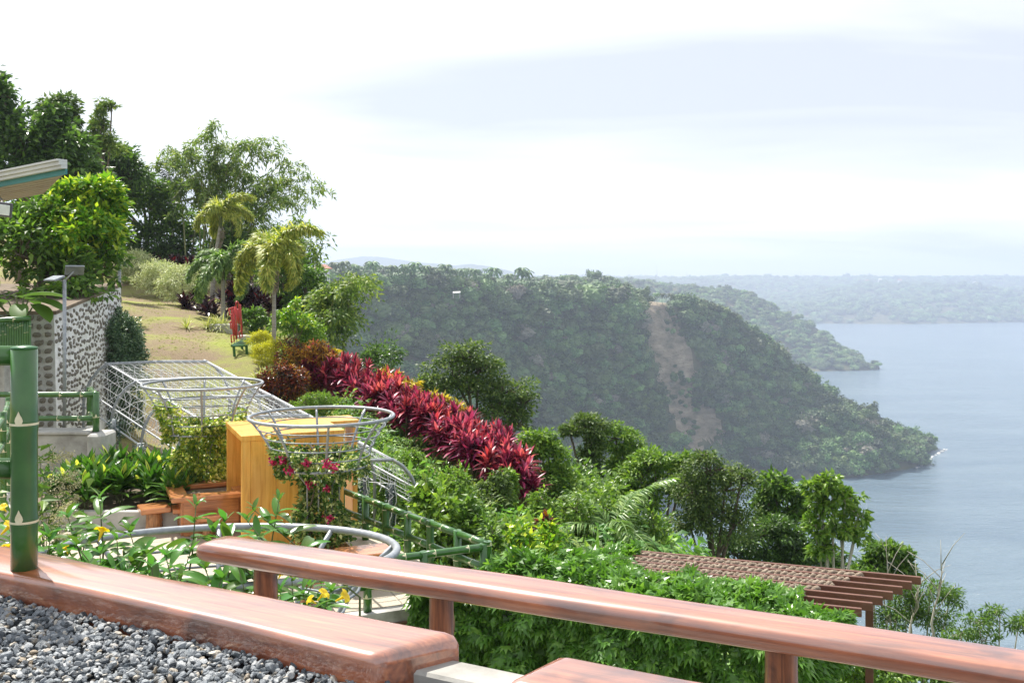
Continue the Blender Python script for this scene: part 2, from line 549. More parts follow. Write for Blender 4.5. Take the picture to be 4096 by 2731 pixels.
M['concrete'] = m_noise('stained concrete', [(.25, (.2, .19, .17)), (.5, (.42, .41, .38)), (.75, (.55, .54, .5))], 2.2, .85, .35, bscale=30, detail=8)
M['mortar'] = m_noise('white mortar', [(.25, (.5, .49, .47)), (.6, (.78, .78, .77))], 3, .85, .6, bscale=18, bdist=.03, detail=8)
M['mortar_grey'] = m_noise('grey mortar', [(.25, (.3, .3, .28)), (.6, (.52, .52, .5))], 4, .85, .6, bscale=22, bdist=.03, detail=8)
M['stone'] = m_noise('wall stone', [(.25, (.08, .07, .055)), (.55, (.19, .175, .145)), (.8, (.3, .27, .22))], 5, .8, .5, bscale=30)
M['soil'] = m_noise('dark soil', [(.3, (.09, .065, .045)), (.7, (.22, .17, .12))], 3, .95, .6, bscale=20, bdist=.03, detail=8)
M['tile'] = m_noise('washed pebble floor', [(.3, (.28, .235, .17)), (.5, (.42, .365, .28)), (.7, (.55, .5, .41))], 70, .8, .4, bscale=120, detail=3)
M['pergola'] = m_noise('brown painted steel beam', [(.3, (.12, .05, .033)), (.7, (.17, .075, .048))], 4, .45, .05)
M['rope'] = m_noise('coir rope', [(.3, (.11, .075, .05)), (.5, (.25, .19, .14)), (.75, (.45, .38, .3))], 18, .9, .9, bscale=40, bdist=.03, detail=7, stretch=(1, 1, 2))
M['roof_metal'] = m_noise('pale painted roof metal', [(.3, (.5, .51, .5)), (.7, (.66, .66, .64))], 3, .35, .05)
M['teal'] = m_noise('teal trim', [(.3, (.03, .17, .17)), (.7, (.04, .22, .21))], 3, .4, 0)
M['soffit'] = m_noise('brown ribbed soffit', [(.3, (.24, .2, .16)), (.7, (.36, .31, .26))], 3, .6, 0)
M['black_case'] = m_noise('dark lamp case', [(.3, (.06, .06, .065)), (.7, (.12, .12, .13))], 9, .4, 0)
M['lens'] = m_noise('lamp glass', [(.3, (.62, .66, .62)), (.7, (.75, .78, .74))], 20, .12, 0, coat=1)
M['solar'] = m_noise('solar panel face', [(.3, (.1, .12, .14)), (.7, (.2, .22, .24))], 4, .15, 0, coat=1)
M['white_wall'] = m_noise('white render', [(.3, (.55, .54, .52)), (.7, (.72, .71, .69))], 2, .8, 0)
M['roof_red'] = m_noise('red roof', [(.3, (.3, .12, .08)), (.7, (.42, .18, .12))], 2, .8, 0)
M['glass_dark'] = m_noise('dark windows', [(.3, (.05, .06, .07)), (.7, (.09, .1, .11))], 2, .2, 0)


def m_grain(name, stops, along='x', grain=26, blotch=2.2, dark=.45, rough=.3, coat=1, coat_rough=.08, bump=.15, spec=.5, ior=1.5):
    """painted wood grain running along one local axis"""
    t = NT(name)
    s = {'x': (.07, 1, 1), 'z': (1, 1, .06)}[along]
    g = t.noise(t.coords(s), grain, 6, .62, .6)
    bl = t.noise(t.coords({'x': (.55, 1, 1), 'z': (1, 1, .5)}[along]), blotch, 4, .55, 1.2)
    c = t.ramp(g, stops)
    shade = t.ramp(bl, [(.33, (dark, dark * .9, dark * .85)), (.52, (1, 1, 1)), (.7, (1.18, 1.12, 1.05))])
    col = t.mixc(1.0, c, shade, 'MULTIPLY')
    b = t.bsdf(col, rough, 0, t.bump(g, bump, .006), coat, coat_rough, spec)
    b.inputs['Coat IOR'].default_value = ior
    t.l(t.bump(t.noise(t.coords(s), 5, 3, .5), .06, .01), b.inputs['Coat Normal'])
    return t.done(b)


M['slab'] = m_grain('varnished painted bench', [(.3, (.15, .036, .013)), (.5, (.3, .085, .03)), (.72, (.46, .16, .06))], 'x', 26, 3.2, .36, .44, 1, .09, bump=.12, spec=1.0, ior=2.05)
M['log'] = m_grain('varnished log', [(.3, (.09, .026, .012)), (.5, (.27, .085, .03)), (.72, (.46, .18, .07))], 'z', 34, 6, .4, .4, .6, .2, 1.0)
M['log_pale'] = m_grain('orange log', [(.3, (.2, .085, .035)), (.5, (.42, .19, .07)), (.72, (.6, .32, .14))], 'z', 30, 6, .5, .5, .4, .2, .9)
M['table_wood'] = m_grain('orange brown varnished wood', [(.3, (.36, .12, .04)), (.5, (.52, .2, .07)), (.72, (.62, .27, .1))], 'x', 30, 3, .7, .3, .8, .12)
M['yellow_wood'] = m_grain('golden painted boards', [(.3, (.6, .26, .035)), (.5, (.76, .39, .07)), (.72, (.84, .48, .11))], 'z', 16, 1.6, .86, .38, .3, .2, .1)
M['wood_relief'] = m_grain('carved dark wood relief', [(.3, (.045, .02, .01)), (.5, (.16, .075, .035)), (.72, (.27, .14, .07))], 'x', 9, 3, .5, .45, .4, .2, .8)


def m_bamboo():
    t = NT('green bamboo paint')
    v = t.coords((1, 1, 1))
    c = t.ramp(t.noise(v, 7, 4, .55), [(.3, (.026, .095, .016)), (.6, (.04, .135, .022)), (.8, (.062, .175, .032))])
    return t.done(t.bsdf(c, .32, 0, t.bump(t.noise(v, 30, 3), .05, .004), .5, .1))


M['bamboo'] = m_bamboo()


def m_ground():
    """lawn with worn earth tracks; soil under the plants of the slope"""
    t = NT('lawn and earth')
    v = t.coords()
    n1 = t.noise(v, .33, 6, .62, .6)
    n2 = t.noise(v, 4.0, 6, .7)
    n3 = t.noise(v, 28, 4, .7)
    grass = t.ramp(n3, [(.3, (.13, .17, .03)), (.5, (.23, .26, .055)), (.72, (.36, .36, .1))])
    earth = t.ramp(n3, [(.28, (.11, .078, .048)), (.5, (.2, .15, .095)), (.75, (.33, .26, .17))])
    a = t.n('ShaderNodeMath', operation='MULTIPLY_ADD'); a.inputs[1].default_value = .4; a.inputs[2].default_value = 0
    t.l(n2, a.inputs[0])
    s = t.n('ShaderNodeMath', operation='ADD'); t.l(n1, s.inputs[0]); t.l(a.outputs[0], s.inputs[1])
    # a worn track runs along the wall side of the lawn
    sx = t.n('ShaderNodeSeparateXYZ'); t.l(v, sx.inputs[0])
    tr = t.n('ShaderNodeMath', operation='MULTIPLY_ADD'); tr.inputs[1].default_value = .245; t.l(sx.outputs['Y'], tr.inputs[0]); t.l(sx.outputs['X'], tr.inputs[2])
    mr = t.n('ShaderNodeMapRange'); mr.inputs['From Min'].default_value = -3.0; mr.inputs['From Max'].default_value = 2.2
    mr.inputs['To Min'].default_value = -.12; mr.inputs['To Max'].default_value = .14
    t.l(tr.outputs[0], mr.inputs[0])
    s2 = t.n('ShaderNodeMath', operation='ADD'); t.l(s.outputs[0], s2.inputs[0]); t.l(mr.outputs[0], s2.inputs[1])
    mask = t.ramp(s2.outputs[0], [(.5, (0, 0, 0)), (.74, (1, 1, 1))])
    col = t.mixc(mask, earth, grass)
    return t.done(t.bsdf(col, .95, 0, t.bump(n3, .5, .04), spec=.2))


M['ground'] = m_ground()


def m_gravel():
    t = NT('gravel stones')
    oi = t.n('ShaderNodeObjectInfo')
    c = t.ramp(oi.outputs['Random'], [(0, (.05, .06, .07)), (.3, (.13, .15, .168)), (.6, (.24, .26, .28)), (.86, (.4, .41, .41)), (.93, (.26, .2, .13)), (1, (.5, .48, .43))])
    v = t.coords((1, 1, 1))
    n = t.noise(v, 3, 5, .6)
    c2 = t.mixc(1.0, c, t.ramp(n, [(.3, (.75, .75, .75)), (.7, (1.2, 1.2, 1.2))]), 'MULTIPLY')
    return t.done(t.bsdf(c2, .55, 0, t.bump(n, .3, .2)))


M['gravel'] = m_gravel()


def m_water():
    t = NT('lake water')
    tc = t.n('ShaderNodeTexCoord')
    def nz(s, sc, det):
        mp = t.n('ShaderNodeMapping'); mp.inputs['Scale'].default_value = s; mp.inputs['Rotation'].default_value = (0, 0, .35)
        t.l(tc.outputs['Object'], mp.inputs[0])
        return t.noise(mp.outputs[0], sc, det, .6, .3)
    w1 = nz((1, 2.2, 1), .06, 7)
    w2 = nz((1, 1.8, 1), .5, 4)
    w3 = nz((1, 3.0, 1), .004, 4)
    w4 = nz((1, 2.6, 1), .018, 5)
    ad = t.n('ShaderNodeMath', operation='MULTIPLY_ADD'); ad.inputs[1].default_value = .3
    t.l(w2, ad.inputs[0]); t.l(w1, ad.inputs[2])
    ad2 = t.n('ShaderNodeMath', operation='MULTIPLY_ADD'); ad2.inputs[1].default_value = 2.2
    t.l(w4, ad2.inputs[0]); t.l(ad.outputs[0], ad2.inputs[2])
    col = t.ramp(w3, [(.35, (.1, .15, .195)), (.65, (.14, .195, .235))])
    b = t.bsdf(col, .16, 0, t.bump(ad2.outputs[0], .9, 2.6), spec=.5)
    b.inputs['IOR'].default_value = 1.333
    return t.done(b)


M['water'] = m_water()
M['gravel_base'] = m_noise('fine dark grit', [(.3, (.03, .034, .04)), (.7, (.1, .11, .12))], 60, .8, .8, bscale=90, bdist=.01)
M['hill_soil'] = m_noise('hill soil and scrub', [(.3, (.04, .055, .022)), (.5, (.085, .085, .04)), (.7, (.15, .125, .075))], .035, .95, .5, bscale=.25, bdist=1.5, detail=8, spec=.1)
M['scar'] = m_noise('bare landslide earth', [(.3, (.09, .09, .05)), (.42, (.2, .17, .115)), (.58, (.33, .265, .19)), (.74, (.46, .39, .3))], .045, .95, 1.0, bscale=.16, bdist=5, detail=10, stretch=(1, 1, 2.6), spec=.1)
M['mountain'] = m_noise('far mountain forest', [(.3, (.03, .05, .03)), (.7, (.06, .08, .05))], .002, .95, 0, spec=.1)

# ------------------------------------------------------------------ the ground of the garden (thin-plate surface through surveyed points)
CTRL = [(-12, 6, -3.5), (-6, 8, -3.6), (0, 8, -5.6), (6, 8, -7), (14, 6, -9), (-20, 8, -3.2),
        (-7, 15, -3.62), (-4, 17, -3.62), (-2, 16, -3.9), (-8, 19, -3.55), (-5, 21, -3.7), (-10, 22, -3.42),
        (1, 16, -6.4), (4, 16, -6.6), (6, 18, -7.2), (2, 20, -6.2)]
for px, d, z in [(110, 24, -3.4), (60, 25, -3.4), (110, 29, -3.5), (158, 33.5, -3.6), (200, 31, -3.9), (260, 27, -4.3), (355, 23, -4.9),
                 (384, 22, -4.95), (150, 36.8, -1.5), (200, 37, -1.7), (258, 36, -1.85), (105, 35, -1.8), (128, 60, .7), (165, 56, .2), (190, 50, -.15),
                 (223, 48, -.5), (145, 42, -.8), (245, 40, -1.3), (274, 38, -1.75), (60, 70, 2.0), (0, 60, 2), (200, 75, .5), (120, 80, 2),
                 (300, 45, -2.2), (330, 50, -3.8), (350, 60, -6.5), (300, 70, -2.5), (318, 36, -2.8), (345, 35, -2.9), (400, 31, -3.5),
                 (465, 29, -3.9), (525, 27, -4.1), (300, 33, -3.1), (420, 38, -6.5), (480, 36, -7.5), (540, 34, -8), (560, 28, -5.4), (430, 27, -4.35), (450, 24, -4.75),
                 (500, 22, -5.1), (560, 24, -5.4), (620, 24, -6.4), (560, 20, -5.8), (440, 20, -5.2), (330, 26, -4.4), (700, 28, -9.5),
                 (780, 26, -10.5), (850, 24, -10.5), (900, 24, -12), (1000, 22, -12.5), (900, 34, -18), (780, 36, -16), (650, 34, -11.5),
                 (1000, 32, -19), (500, 50, -18), (650, 55, -26), (850, 55, -32), (1024, 50, -34), (400, 60, -14), (400, 80, -24),
                 (650, 80, -42), (900, 80, -50), (0, 30, .2), (0, 45, .8), (40, 38, .2)]:
    CTRL.append((XD(px, d), d, z))
CTRL += [(40, 20, -24), (60, 40, -50), (-45, 20, 1.5), (-45, 60, 2.5), (-40, 100, 2.5), (0, 110, -40), (60, 100, -75), (30, 4, -16)]
_c = np.array(CTRL)
_xy = _c[:, :2]


def _phi(r):
    r = np.maximum(r, 1e-6)
    return r * r * np.log(r)


_n = len(_c)
_A = np.zeros((_n + 3, _n + 3))
_A[:_n, :_n] = _phi(np.linalg.norm(_xy[:, None] - _xy[None], axis=2)) + np.eye(_n) * 0.6
_A[:_n, _n:] = np.c_[np.ones(_n), _xy]
_A[_n:, :_n] = _A[:_n, _n:].T
_W = np.linalg.solve(_A, np.r_[_c[:, 2], 0, 0, 0])


def H(x, y):
    x = np.atleast_1d(np.asarray(x, float)); y = np.atleast_1d(np.asarray(y, float))
    sh = x.shape
    q = np.c_[x.ravel(), y.ravel()]
    z = np.zeros(len(q))
    for s in range(0, len(q), 4000):
        b = q[s:s + 4000]
        z[s:s + 4000] = _phi(np.linalg.norm(b[:, None] - _xy[None], axis=2)) @ _W[:_n] + np.c_[np.ones(len(b)), b] @ _W[_n:]
    return z.reshape(sh)


def Hz(x, y):
    return float(H(x, y)[0])


gx = np.r_[np.array([-160, -110, -85, -70, -60]), np.arange(-52, 46, .8), np.array([50, 60, 75, 100, 150, 240])]
gy = np.r_[np.array([-40, -15, 0, 3]), np.arange(5, 72, .8), np.array([76, 82, 90, 100, 115, 135, 170, 230, 300])]
X, Y = np.meshgrid(gx, gy)
Z = H(np.clip(X, -52, 60), np.clip(Y, 3, 110))
out = np.maximum(0, X - 60) * 0.9 + np.maximum(0, Y - 110) * 0.75 * (X > -70) + np.maximum(0, 5 - Y) * .02
Z = np.maximum(Z - out, -205) + rng.normal(0, .015, Z.shape)
ny, nx = X.shape
ii = np.arange(ny * nx).reshape(ny, nx)
Fq = np.stack([ii[:-1, :-1], ii[:-1, 1:], ii[1:, 1:], ii[1:, :-1]], -1).reshape(-1, 4)
ground = put('ground', np_mesh('ground', np.stack([X, Y, Z], -1).reshape(-1, 3), Fq, True), M['ground'])
tag(ground, kind='structure')

# ------------------------------------------------------------------ lake
WZ = -198.45
mb = MB()
mb.add([(-9000, -600, WZ), (15000, -600, WZ), (15000, 16000, WZ), (-9000, 16000, WZ)], [(0, 1, 2, 3)], False)
lake = tag(mb.build('lake_water', M['water']), kind='structure')


# ------------------------------------------------------------------ headlands: lofts between a shore line and a ridge line
def fbm(x, y, z=0.0, o=4):
    return mnoise.fractal(Vector((x, y, z)), 1.0, 2.0, o)


def resample(pts, n):
    pts = np.array(pts, float)
    t = np.r_[0, np.cumsum(np.hypot(np.diff(pts[:, 0]), np.diff(pts[:, 1]) * .6))]
    q = np.linspace(0, t[-1], n)
    return np.stack([np.interp(q, t, pts[:, k]) for k in range(pts.shape[1])], 1)


def loft(name, ridge, shore, back, ns, nt, nb, amp, fs, power=1.0, mats=None, scar=None):
    """ridge / back: (px, py, d); shore: (px, d). Returns object, vertex grid of the front and of the back"""
    def smooth(a):
        b = a.copy()
        for _ in range(3): b[1:-1] = (b[:-2] + 2 * b[1:-1] + b[2:]) / 4
        return b
    r = smooth(resample([tuple(P(*q)) for q in ridge], ns))
    s = smooth(resample([(XD(px, d), d, WZ - 2) for px, d in shore], ns))
    b = smooth(resample([tuple(P(*q)) for q in back], ns))
    V = np.zeros((ns, nt + nb, 3))
    for i in range(ns):
        for j in range(nt):
            t = j / (nt - 1)
            p = s[i] * (1 - t) + r[i] * t
            p[2] = s[i][2] + (r[i][2] - s[i][2]) * t ** power
            h = (r[i][2] - s[i][2])
            w = math.sin(PI * t) ** .7
            nn = fbm(p[0] * fs, p[1] * fs + t * .5, 1.7)
            nn2 = abs(fbm(p[0] * fs * 1.7, t * .9, 5.1))
            p[2] += amp * w * (nn - .55 * nn2) * min(1, h / 80)
            p[2] = max(p[2], WZ - 2)
            V[i, j] = p
        for j in range(nb):
            t = (j + 1) / nb
            p = r[i] * (1 - t) + b[i] * t
            p[2] += amp * .35 * fbm(p[0] * fs, p[1] * fs, 3.3) * math.sin(PI * min(1, t))
            V[i, nt + j] = p
    m = nt + nb
    idx = np.arange(ns * m).reshape(ns, m)
    Fq = np.stack([idx[:-1, :-1], idx[1:, :-1], idx[1:, 1:], idx[:-1, 1:]], -1).reshape(-1, 4)
    mi = None
    if scar is not None:
        cen = V.reshape(-1, 3)[Fq].mean(1)
        mi = np.array([1 if scar(p) else 0 for p in cen])
    me = np_mesh(name, V.reshape(-1, 3), Fq, True, mi)
    o = put(name, me, mats)
    tag(o, kind='structure')
    return o, V, nt


def to_px(p):
    return HX + F * p[0] / p[1], HY + F * (CZ - p[2]) / p[1]


SC_Y = [296, 325, 350, 372, 396, 420, 440, 458]
SC_L = [645, 646, 650, 656, 664, 674, 686, 702]
SC_R = [666, 680, 690, 698, 696, 722, 728, 736]


def in_scar(p, grow=0.0):
    px, py = to_px(p)
    if not (294 < py < 458): return False
    a, b = np.interp(py, SC_Y, SC_L), np.interp(py, SC_Y, SC_R)
    w = 2.2 * mnoise.noise(Vector((px * .12, py * .12, 0)))
    if 440 < py and mnoise.noise(Vector((px * .07, py * .07, 4))) < .05: return False
    if 386 < py < 404: b -= 6
    return a + w - grow < px < b + w + grow


drop = 6
ridge1 = [(60, 283, 740), (200, 285, 760), (320, 284, 780), (420, 288, 820), (500, 292, 870), (560, 296, 930), (631, 303, 1010), (673, 305, 1060), (718, 313, 1100),
          (749, 335, 1120), (784, 362, 1135), (818, 393, 1150), (853, 417, 1160), (893, 435, 1168), (924, 446, 1172), (944, 448.5, 1171)]
shore1 = [(60, 350), (200, 430), (300, 540), (400, 680), (500, 820), (600, 930), (700, 985), (757, 1000), (805, 990), (853, 1000), (914, 1047), (932, 1105), (945, 1160)]
back1 = [(60, 279, 1900), (200, 280, 1900), (320, 280, 1900), (420, 281, 1900), (500, 284, 1700), (560, 290, 1600), (631, 320, 1500), (673, 380, 1400), (718, 411, 1500), (749, 416, 1440),
         (784, 424, 1370), (818, 430, 1310), (853, 437, 1260), (893, 444, 1215), (922, 450, 1190), (943, 452, 1180)]
head1, V1, nt1 = loft('headland_hill', ridge1, shore1, back1, 150, 46, 26, 62, .0062, .92, [M['hill_soil'], M['scar']], in_scar)

ridge2 = [(420, 284, 2900), (560, 284, 2700), (640, 284, 2600), (705, 290, 2550), (740, 294, 2520), (766, 304, 2480), (788, 314, 2440), (814, 325, 2400),
          (845, 349, 2300), (865, 363, 2230), (878, 369, 2180)]
shore2 = [(420, 1900), (560, 2000), (640, 2080), (705, 2100), (760, 2110), (800, 2130), (840, 2150), (866, 2160), (879, 2180)]
back2 = [(420, 281, 4400), (560, 281, 4400), (640, 282, 4200), (705, 300, 3600), (740, 320, 3300), (766, 340, 3000), (788, 350, 2800), (814, 358, 2600), (845, 362, 2450),
         (865, 366, 2300), (880, 370, 2190)]
head2, V2, nt2 = loft('second_headland_hill', ridge2, shore2, back2, 90, 26, 16, 45, .0032, .95, [M['hill_soil']])

ridge3 = [(300, 279.5, 7600), (500, 279.5, 7600), (700, 279.5, 7600), (900, 279, 7600), (1024, 279, 7600), (1250, 279, 7600)]
shore3 = [(300, 4300), (700, 4300), (800, 4440), (900, 4330), (960, 4420), (1024, 4560), (1250, 4800)]
back3 = [(300, 279, 11500), (700, 279, 11500), (1024, 279, 11500), (1250, 279, 11500)]
head3, V3, nt3 = loft('far_shore_hill', ridge3, shore3, back3, 120, 26, 6, 70, .0011, .62, [M['hill_soil']])

mb = MB()
mpts = [(296, 277), (320, 263), (340, 259), (362, 256), (380, 256.5), (398, 259), (420, 262), (440, 263.5), (452, 265.5), (470, 263.5), (486, 265.5), (500, 268), (515, 272), (530, 275),
        (548, 276), (575, 275), (600, 276.5), (640, 277.5), (700, 278.2)]
MD = 7000
v, f = [], []
mq = resample([(a, b) for a, b in mpts], 150)
for i, (a, b) in enumerate(mq):
    b += .35 * fbm(a * .2, 3.1) + .25 * fbm(a * .9, 9)
    for dd, k in ((-700, 283), (-350, None), (0, b), (600, 283)):
        if k is None:
            p = P(a, (b + 283) / 2 + .8 * fbm(a * .1, 2), MD - 350)
        else:
            p = P(a, k, MD + dd)
        v.append(p)
for i in range(149):
    for j in range(3):
        f.append((i * 4 + j, (i + 1) * 4 + j, (i + 1) * 4 + j + 1, i * 4 + j + 1))
mb.add(v, f, True)
tag(mb.build('far_mountain', M['mountain']), kind='structure')


# ------------------------------------------------------------------ forest on the hills
def far_crown(seed, n=260, leaf=.1, flat=1.0, k=5):
    """dome of a few lumpy leaf masses with loose leaf faces over them"""
    import bmesh
    R = np.random.default_rng(seed)
    lobes = [(0, 0, .55, .36, .36, .34 * flat)]
    for q in range(k):
        a = q * 2.4 + R.random()
        r = .2 + .14 * R.random()
        lobes.append((.36 * math.cos(a), .36 * math.sin(a), .36 + .34 * R.random() * flat, r, r, r * .8))
    VV, FF = [], []
    for lb in lobes:
        bm = bmesh.new()
        bmesh.ops.create_icosphere(bm, subdivisions=3, radius=1)
        b0 = sum(len(x) for x in VV)
        vs = []
        for v_ in bm.verts:
            p = np.array(v_.co)
            s_ = .9 + .32 * mnoise.noise(Vector(p * 2.3 + seed + lb[0] * 9)) + .3 * mnoise.noise(Vector(p * 6.1 + seed))
            vs.append(np.array(lb[:3]) + p * s_ * np.array(lb[3:6]))
        FF.append(np.array([[q_.index for q_ in f_.verts] for f_ in bm.faces]) + b0)
        VV.append(np.array(vs)); bm.free()
    pos, dr, _ = crown_points(lobes, n, R, 9, .25, .95)
    V, Fc = leaves(pos, dr, leaf * (.7 + .6 * R.random(len(pos))), leaf * .8, DIAM, .5, R)
    b0 = sum(len(x) for x in VV)
    VV.append(V); FF.append(Fc + b0)
    return np_mesh('forest_crown', np.concatenate(VV), np.concatenate(FF))


def far_palm(seed):
    R = np.random.default_rng(seed)
    m = MB()
    m.tube([(0, 0, 0), (.03, .02, .5), (.05, .02, 1.0)], [.022, .016, .014], 5)
    me_v, me_f = m.v, m.f
    V, Fc = [], []
    for k in range(15):
        a = k * 2.4 + R.random() * .4
        el = .9 - 1.5 * (k / 15)
        base = np.array([.05, .02, 1.0])
        prev = base
        for s in range(1, 5):
            t = s / 4
            p = base + np.array([math.cos(a), math.sin(a), 0]) * .42 * t * math.cos(el * .5) + np.array([0, 0, 1]) * (math.sin(el) * .35 * t - .3 * t * t)
            side = np.array([-math.sin(a), math.cos(a), 0]) * (.075 if s < 4 else .01)
            side0 = np.array([-math.sin(a), math.cos(a), 0]) * (.075 if s > 1 else .02)
            drp = np.array([0, 0, -.05])
            n = len(me_v)
            me_v += [tuple(prev), tuple(prev + side0 + drp), tuple(p + side + drp), tuple(p), tuple(p - side + drp), tuple(prev - side0 + drp)]
            me_f += [(n, n + 1, n + 2, n + 3), (n, n + 3, n + 4, n + 5)]
            prev = p
    me = bpy.data.meshes.new('coconut_palm')
    me.from_pydata(me_v, [], me_f)
    me.update()
    return me


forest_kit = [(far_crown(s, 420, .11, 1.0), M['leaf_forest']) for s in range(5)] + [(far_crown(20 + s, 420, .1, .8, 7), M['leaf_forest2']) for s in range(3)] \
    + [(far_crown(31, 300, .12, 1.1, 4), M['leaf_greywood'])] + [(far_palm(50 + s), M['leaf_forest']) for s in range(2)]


def sample_grid(V, lo, hi, n, R):
    """random points on columns lo..hi of a loft grid, area weighted"""
    A = V[:, lo:hi]
    q00, q10, q01, q11 = A[:-1, :-1], A[1:, :-1], A[:-1, 1:], A[1:, 1:]
    ar = np.linalg.norm(np.cross(q10 - q00, q01 - q00), axis=-1).ravel()
    pick = R.choice(len(ar), n, p=ar / ar.sum())
    u, w = R.random(n)[:, None], R.random(n)[:, None]
    a, b, c, d = (q.reshape(-1, 3)[pick] for q in (q00, q10, q01, q11))
    return a * (1 - u) * (1 - w) + b * u * (1 - w) + c * (1 - u) * w + d * u * w


def forest(name, label, parts, kinds, size, scar=None, minpx=None, seed=3, bare=.0):
    R = np.random.default_rng(seed)
    pts = np.concatenate([sample_grid(V, lo, hi, n, R) for V, lo, hi, n in parts])
    keep = pts[:, 2] > WZ + 1.0
    px = HX + F * pts[:, 0] / pts[:, 1]
    keep &= (px > -60) & (px < 1120)
    pts = pts[keep]
    if scar is not None:
        hit = np.array([any(scar(p + np.array([0, 0, h_]), 3.0) for h_ in (0, 6.0, 11.0)) for p in pts])
        scrub = hit & (np.array([mnoise.noise(Vector((p[0] * .03, p[1] * .03, p[2] * .03))) for p in pts]) > .2) & (R.random(len(pts)) < .7)
        small = scrub[~hit | scrub]
        pts = pts[~hit | scrub]
    # a few clearings
    if bare and scar is None:
        nn = np.array([mnoise.noise(Vector((p[0] * .013, p[1] * .013, p[2] * .02))) for p in pts])
        pts = pts[(nn < .52) | (R.random(len(pts)) > bare)]
    n = len(pts)
    sc = R.uniform(size[0], size[1], n) * np.where(R.random(n) < .08, 1.35, 1)
    scl = np.stack([sc * R.uniform(.85, 1.15, n), sc * R.uniform(.85, 1.15, n), sc * R.uniform(.75, 1.15, n)], 1)
    rot = np.stack([R.normal(0, .1, n), R.normal(0, .1, n), R.random(n) * 2 * PI], 1)
    ids = R.choice([k for k, _ in kinds], n, p=np.array([w for _, w in kinds]) / sum(w for _, w in kinds))
    if scar is not None and len(small) == n: scl[small] *= .38
    pal = ids >= 9
    scl[pal] = (np.ones((pal.sum(), 3)) * R.uniform(11, 15, (pal.sum(), 1))) * (size[1] / 15)
    pts[:, 2] -= sc * .12 * (~pal)
    kit = [(m.copy(), mt) for m, mt in forest_kit]
    o = gn_scatter(name, pts, rot, scl, ids, kit)
    tag(o, label, 'forest', kind='stuff')
    return o


mixk = [(0, 3), (1, 3), (2, 3), (3, 3), (4, 3), (5, 1.2), (6, 1.2), (7, 1.2), (8, .9)]
forest('hillside_forest', 'hazy dense forest covering the steep near headland around the landslide', [(V1, 0, nt1, 4300)], mixk, (10, 21), in_scar, seed=5, bare=.85)
forest('hilltop_palm_grove', 'coconut palms and round trees on the flat top of the near headland', [(V1, nt1 - 1, nt1 + 14, 3800), (V1, nt1 - 12, nt1, 700)],
       [(0, 2), (1, 2), (2, 2), (3, 1), (4, 1), (9, 5), (10, 5)], (8, 13), in_scar, seed=6)
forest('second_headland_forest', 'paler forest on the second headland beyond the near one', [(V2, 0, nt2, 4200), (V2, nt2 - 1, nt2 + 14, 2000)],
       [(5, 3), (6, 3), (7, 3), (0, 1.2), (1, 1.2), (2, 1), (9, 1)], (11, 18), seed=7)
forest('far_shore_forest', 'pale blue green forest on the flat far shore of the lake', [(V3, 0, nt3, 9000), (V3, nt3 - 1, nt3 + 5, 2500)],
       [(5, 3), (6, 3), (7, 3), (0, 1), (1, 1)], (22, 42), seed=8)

# palms that stand out on the skyline of the near headland
pal0 = far_palm(77); pal0.materials.append(M['leaf_forest'])
pal1 = far_palm(78); pal1.materials.append(M['leaf_forest'])
R0 = np.random.default_rng(12)
for k, (px, h) in enumerate([(334, 14), (343, 15), (354, 13), (372, 16), (393, 14), (404, 15), (410, 13), (415, 17), (425, 15), (430, 14), (438, 13), (446, 17), (452, 14), (463, 14), (475, 15), (487, 12), (495, 17), (508, 13), (522, 19), (527, 17), (549, 12), (570, 12)]):
    rp = np.array([(a, b, c) for a, b, c in ridge1])
    d = np.interp(px, rp[:, 0], rp[:, 2]); py = np.interp(px, rp[:, 0], rp[:, 1])
    o = put('coconut_palm', [pal0, pal1][k % 2], None)
    o.location = P(px, py, d) + Vector((0, 0, 2))
    o.scale = (h * 1.0, h * 1.0, h * 1.1)
    o.rotation_euler = (0, 0, R0.random() * 6)
    tag(o, 'dark coconut palm standing out on the skyline of the near headland', 'palm tree', 'coconut palms on the headland skyline')

# houses on the hills
hr = thing('hilltop_house', 'pale concrete house with red hipped roof on the headland top', 'house', P(322, 276, 700))
base = P(322, 277, 700)
m = MB()
for fl in range(2):
    m.box(base + Vector((0, 0, 1.6 + fl * 3.4)), (10, 8, .4))
for sx in (-4.6, -1.5, 1.5, 4.6):
    for sy in (-3.6, 3.6):
        m.box(base + Vector((sx, sy, 1)), (.5, .5, 9.5))
m.build('frame', M['white_wall'], hr)
for fl in range(2):
    for sx in (-3, 0, 3):
        w = MB().box(base + Vector((sx, -2.6, 3.3 + fl * 3.4)), (2.2, .2, 2)).build('window', M['glass_dark'], hr)
MB().box(base + Vector((0, .2, 3.6)), (9, 5, 5.8)).build('wall', M['white_wall'], hr)
m = MB()
b6 = base + Vector((0, 0, 6.2))
m.add([b6 + Vector(q) for q in ((-6.5, -5.5, 0), (6.5, -5.5, 0), (6.5, 5.5, 0), (-6.5, 5.5, 0), (-2.5, 0, 3), (2.5, 0, 3), (-6.5, -5.5, -.3), (6.5, -5.5, -.3), (6.5, 5.5, -.3), (-6.5, 5.5, -.3))],
      [(0, 1, 5, 4), (1, 2, 5), (2, 3, 4, 5), (3, 0, 4), (6, 7, 1, 0), (7, 8, 2, 1), (8, 9, 3, 2), (9, 6, 0, 3)], False)
m.build('roof', M['roof_red'], hr)
sb = P(457, 296, 800)
sh = thing('hillside_shed', 'small white roofed open shed among the headland palms', 'shed', sb)
MB().box(sb + Vector((0, -6, 3.4)), (6.0, 4, .35), rot=Euler((.25, -.04, 0)).to_matrix()).build('roof', M['white_wall'], sh)
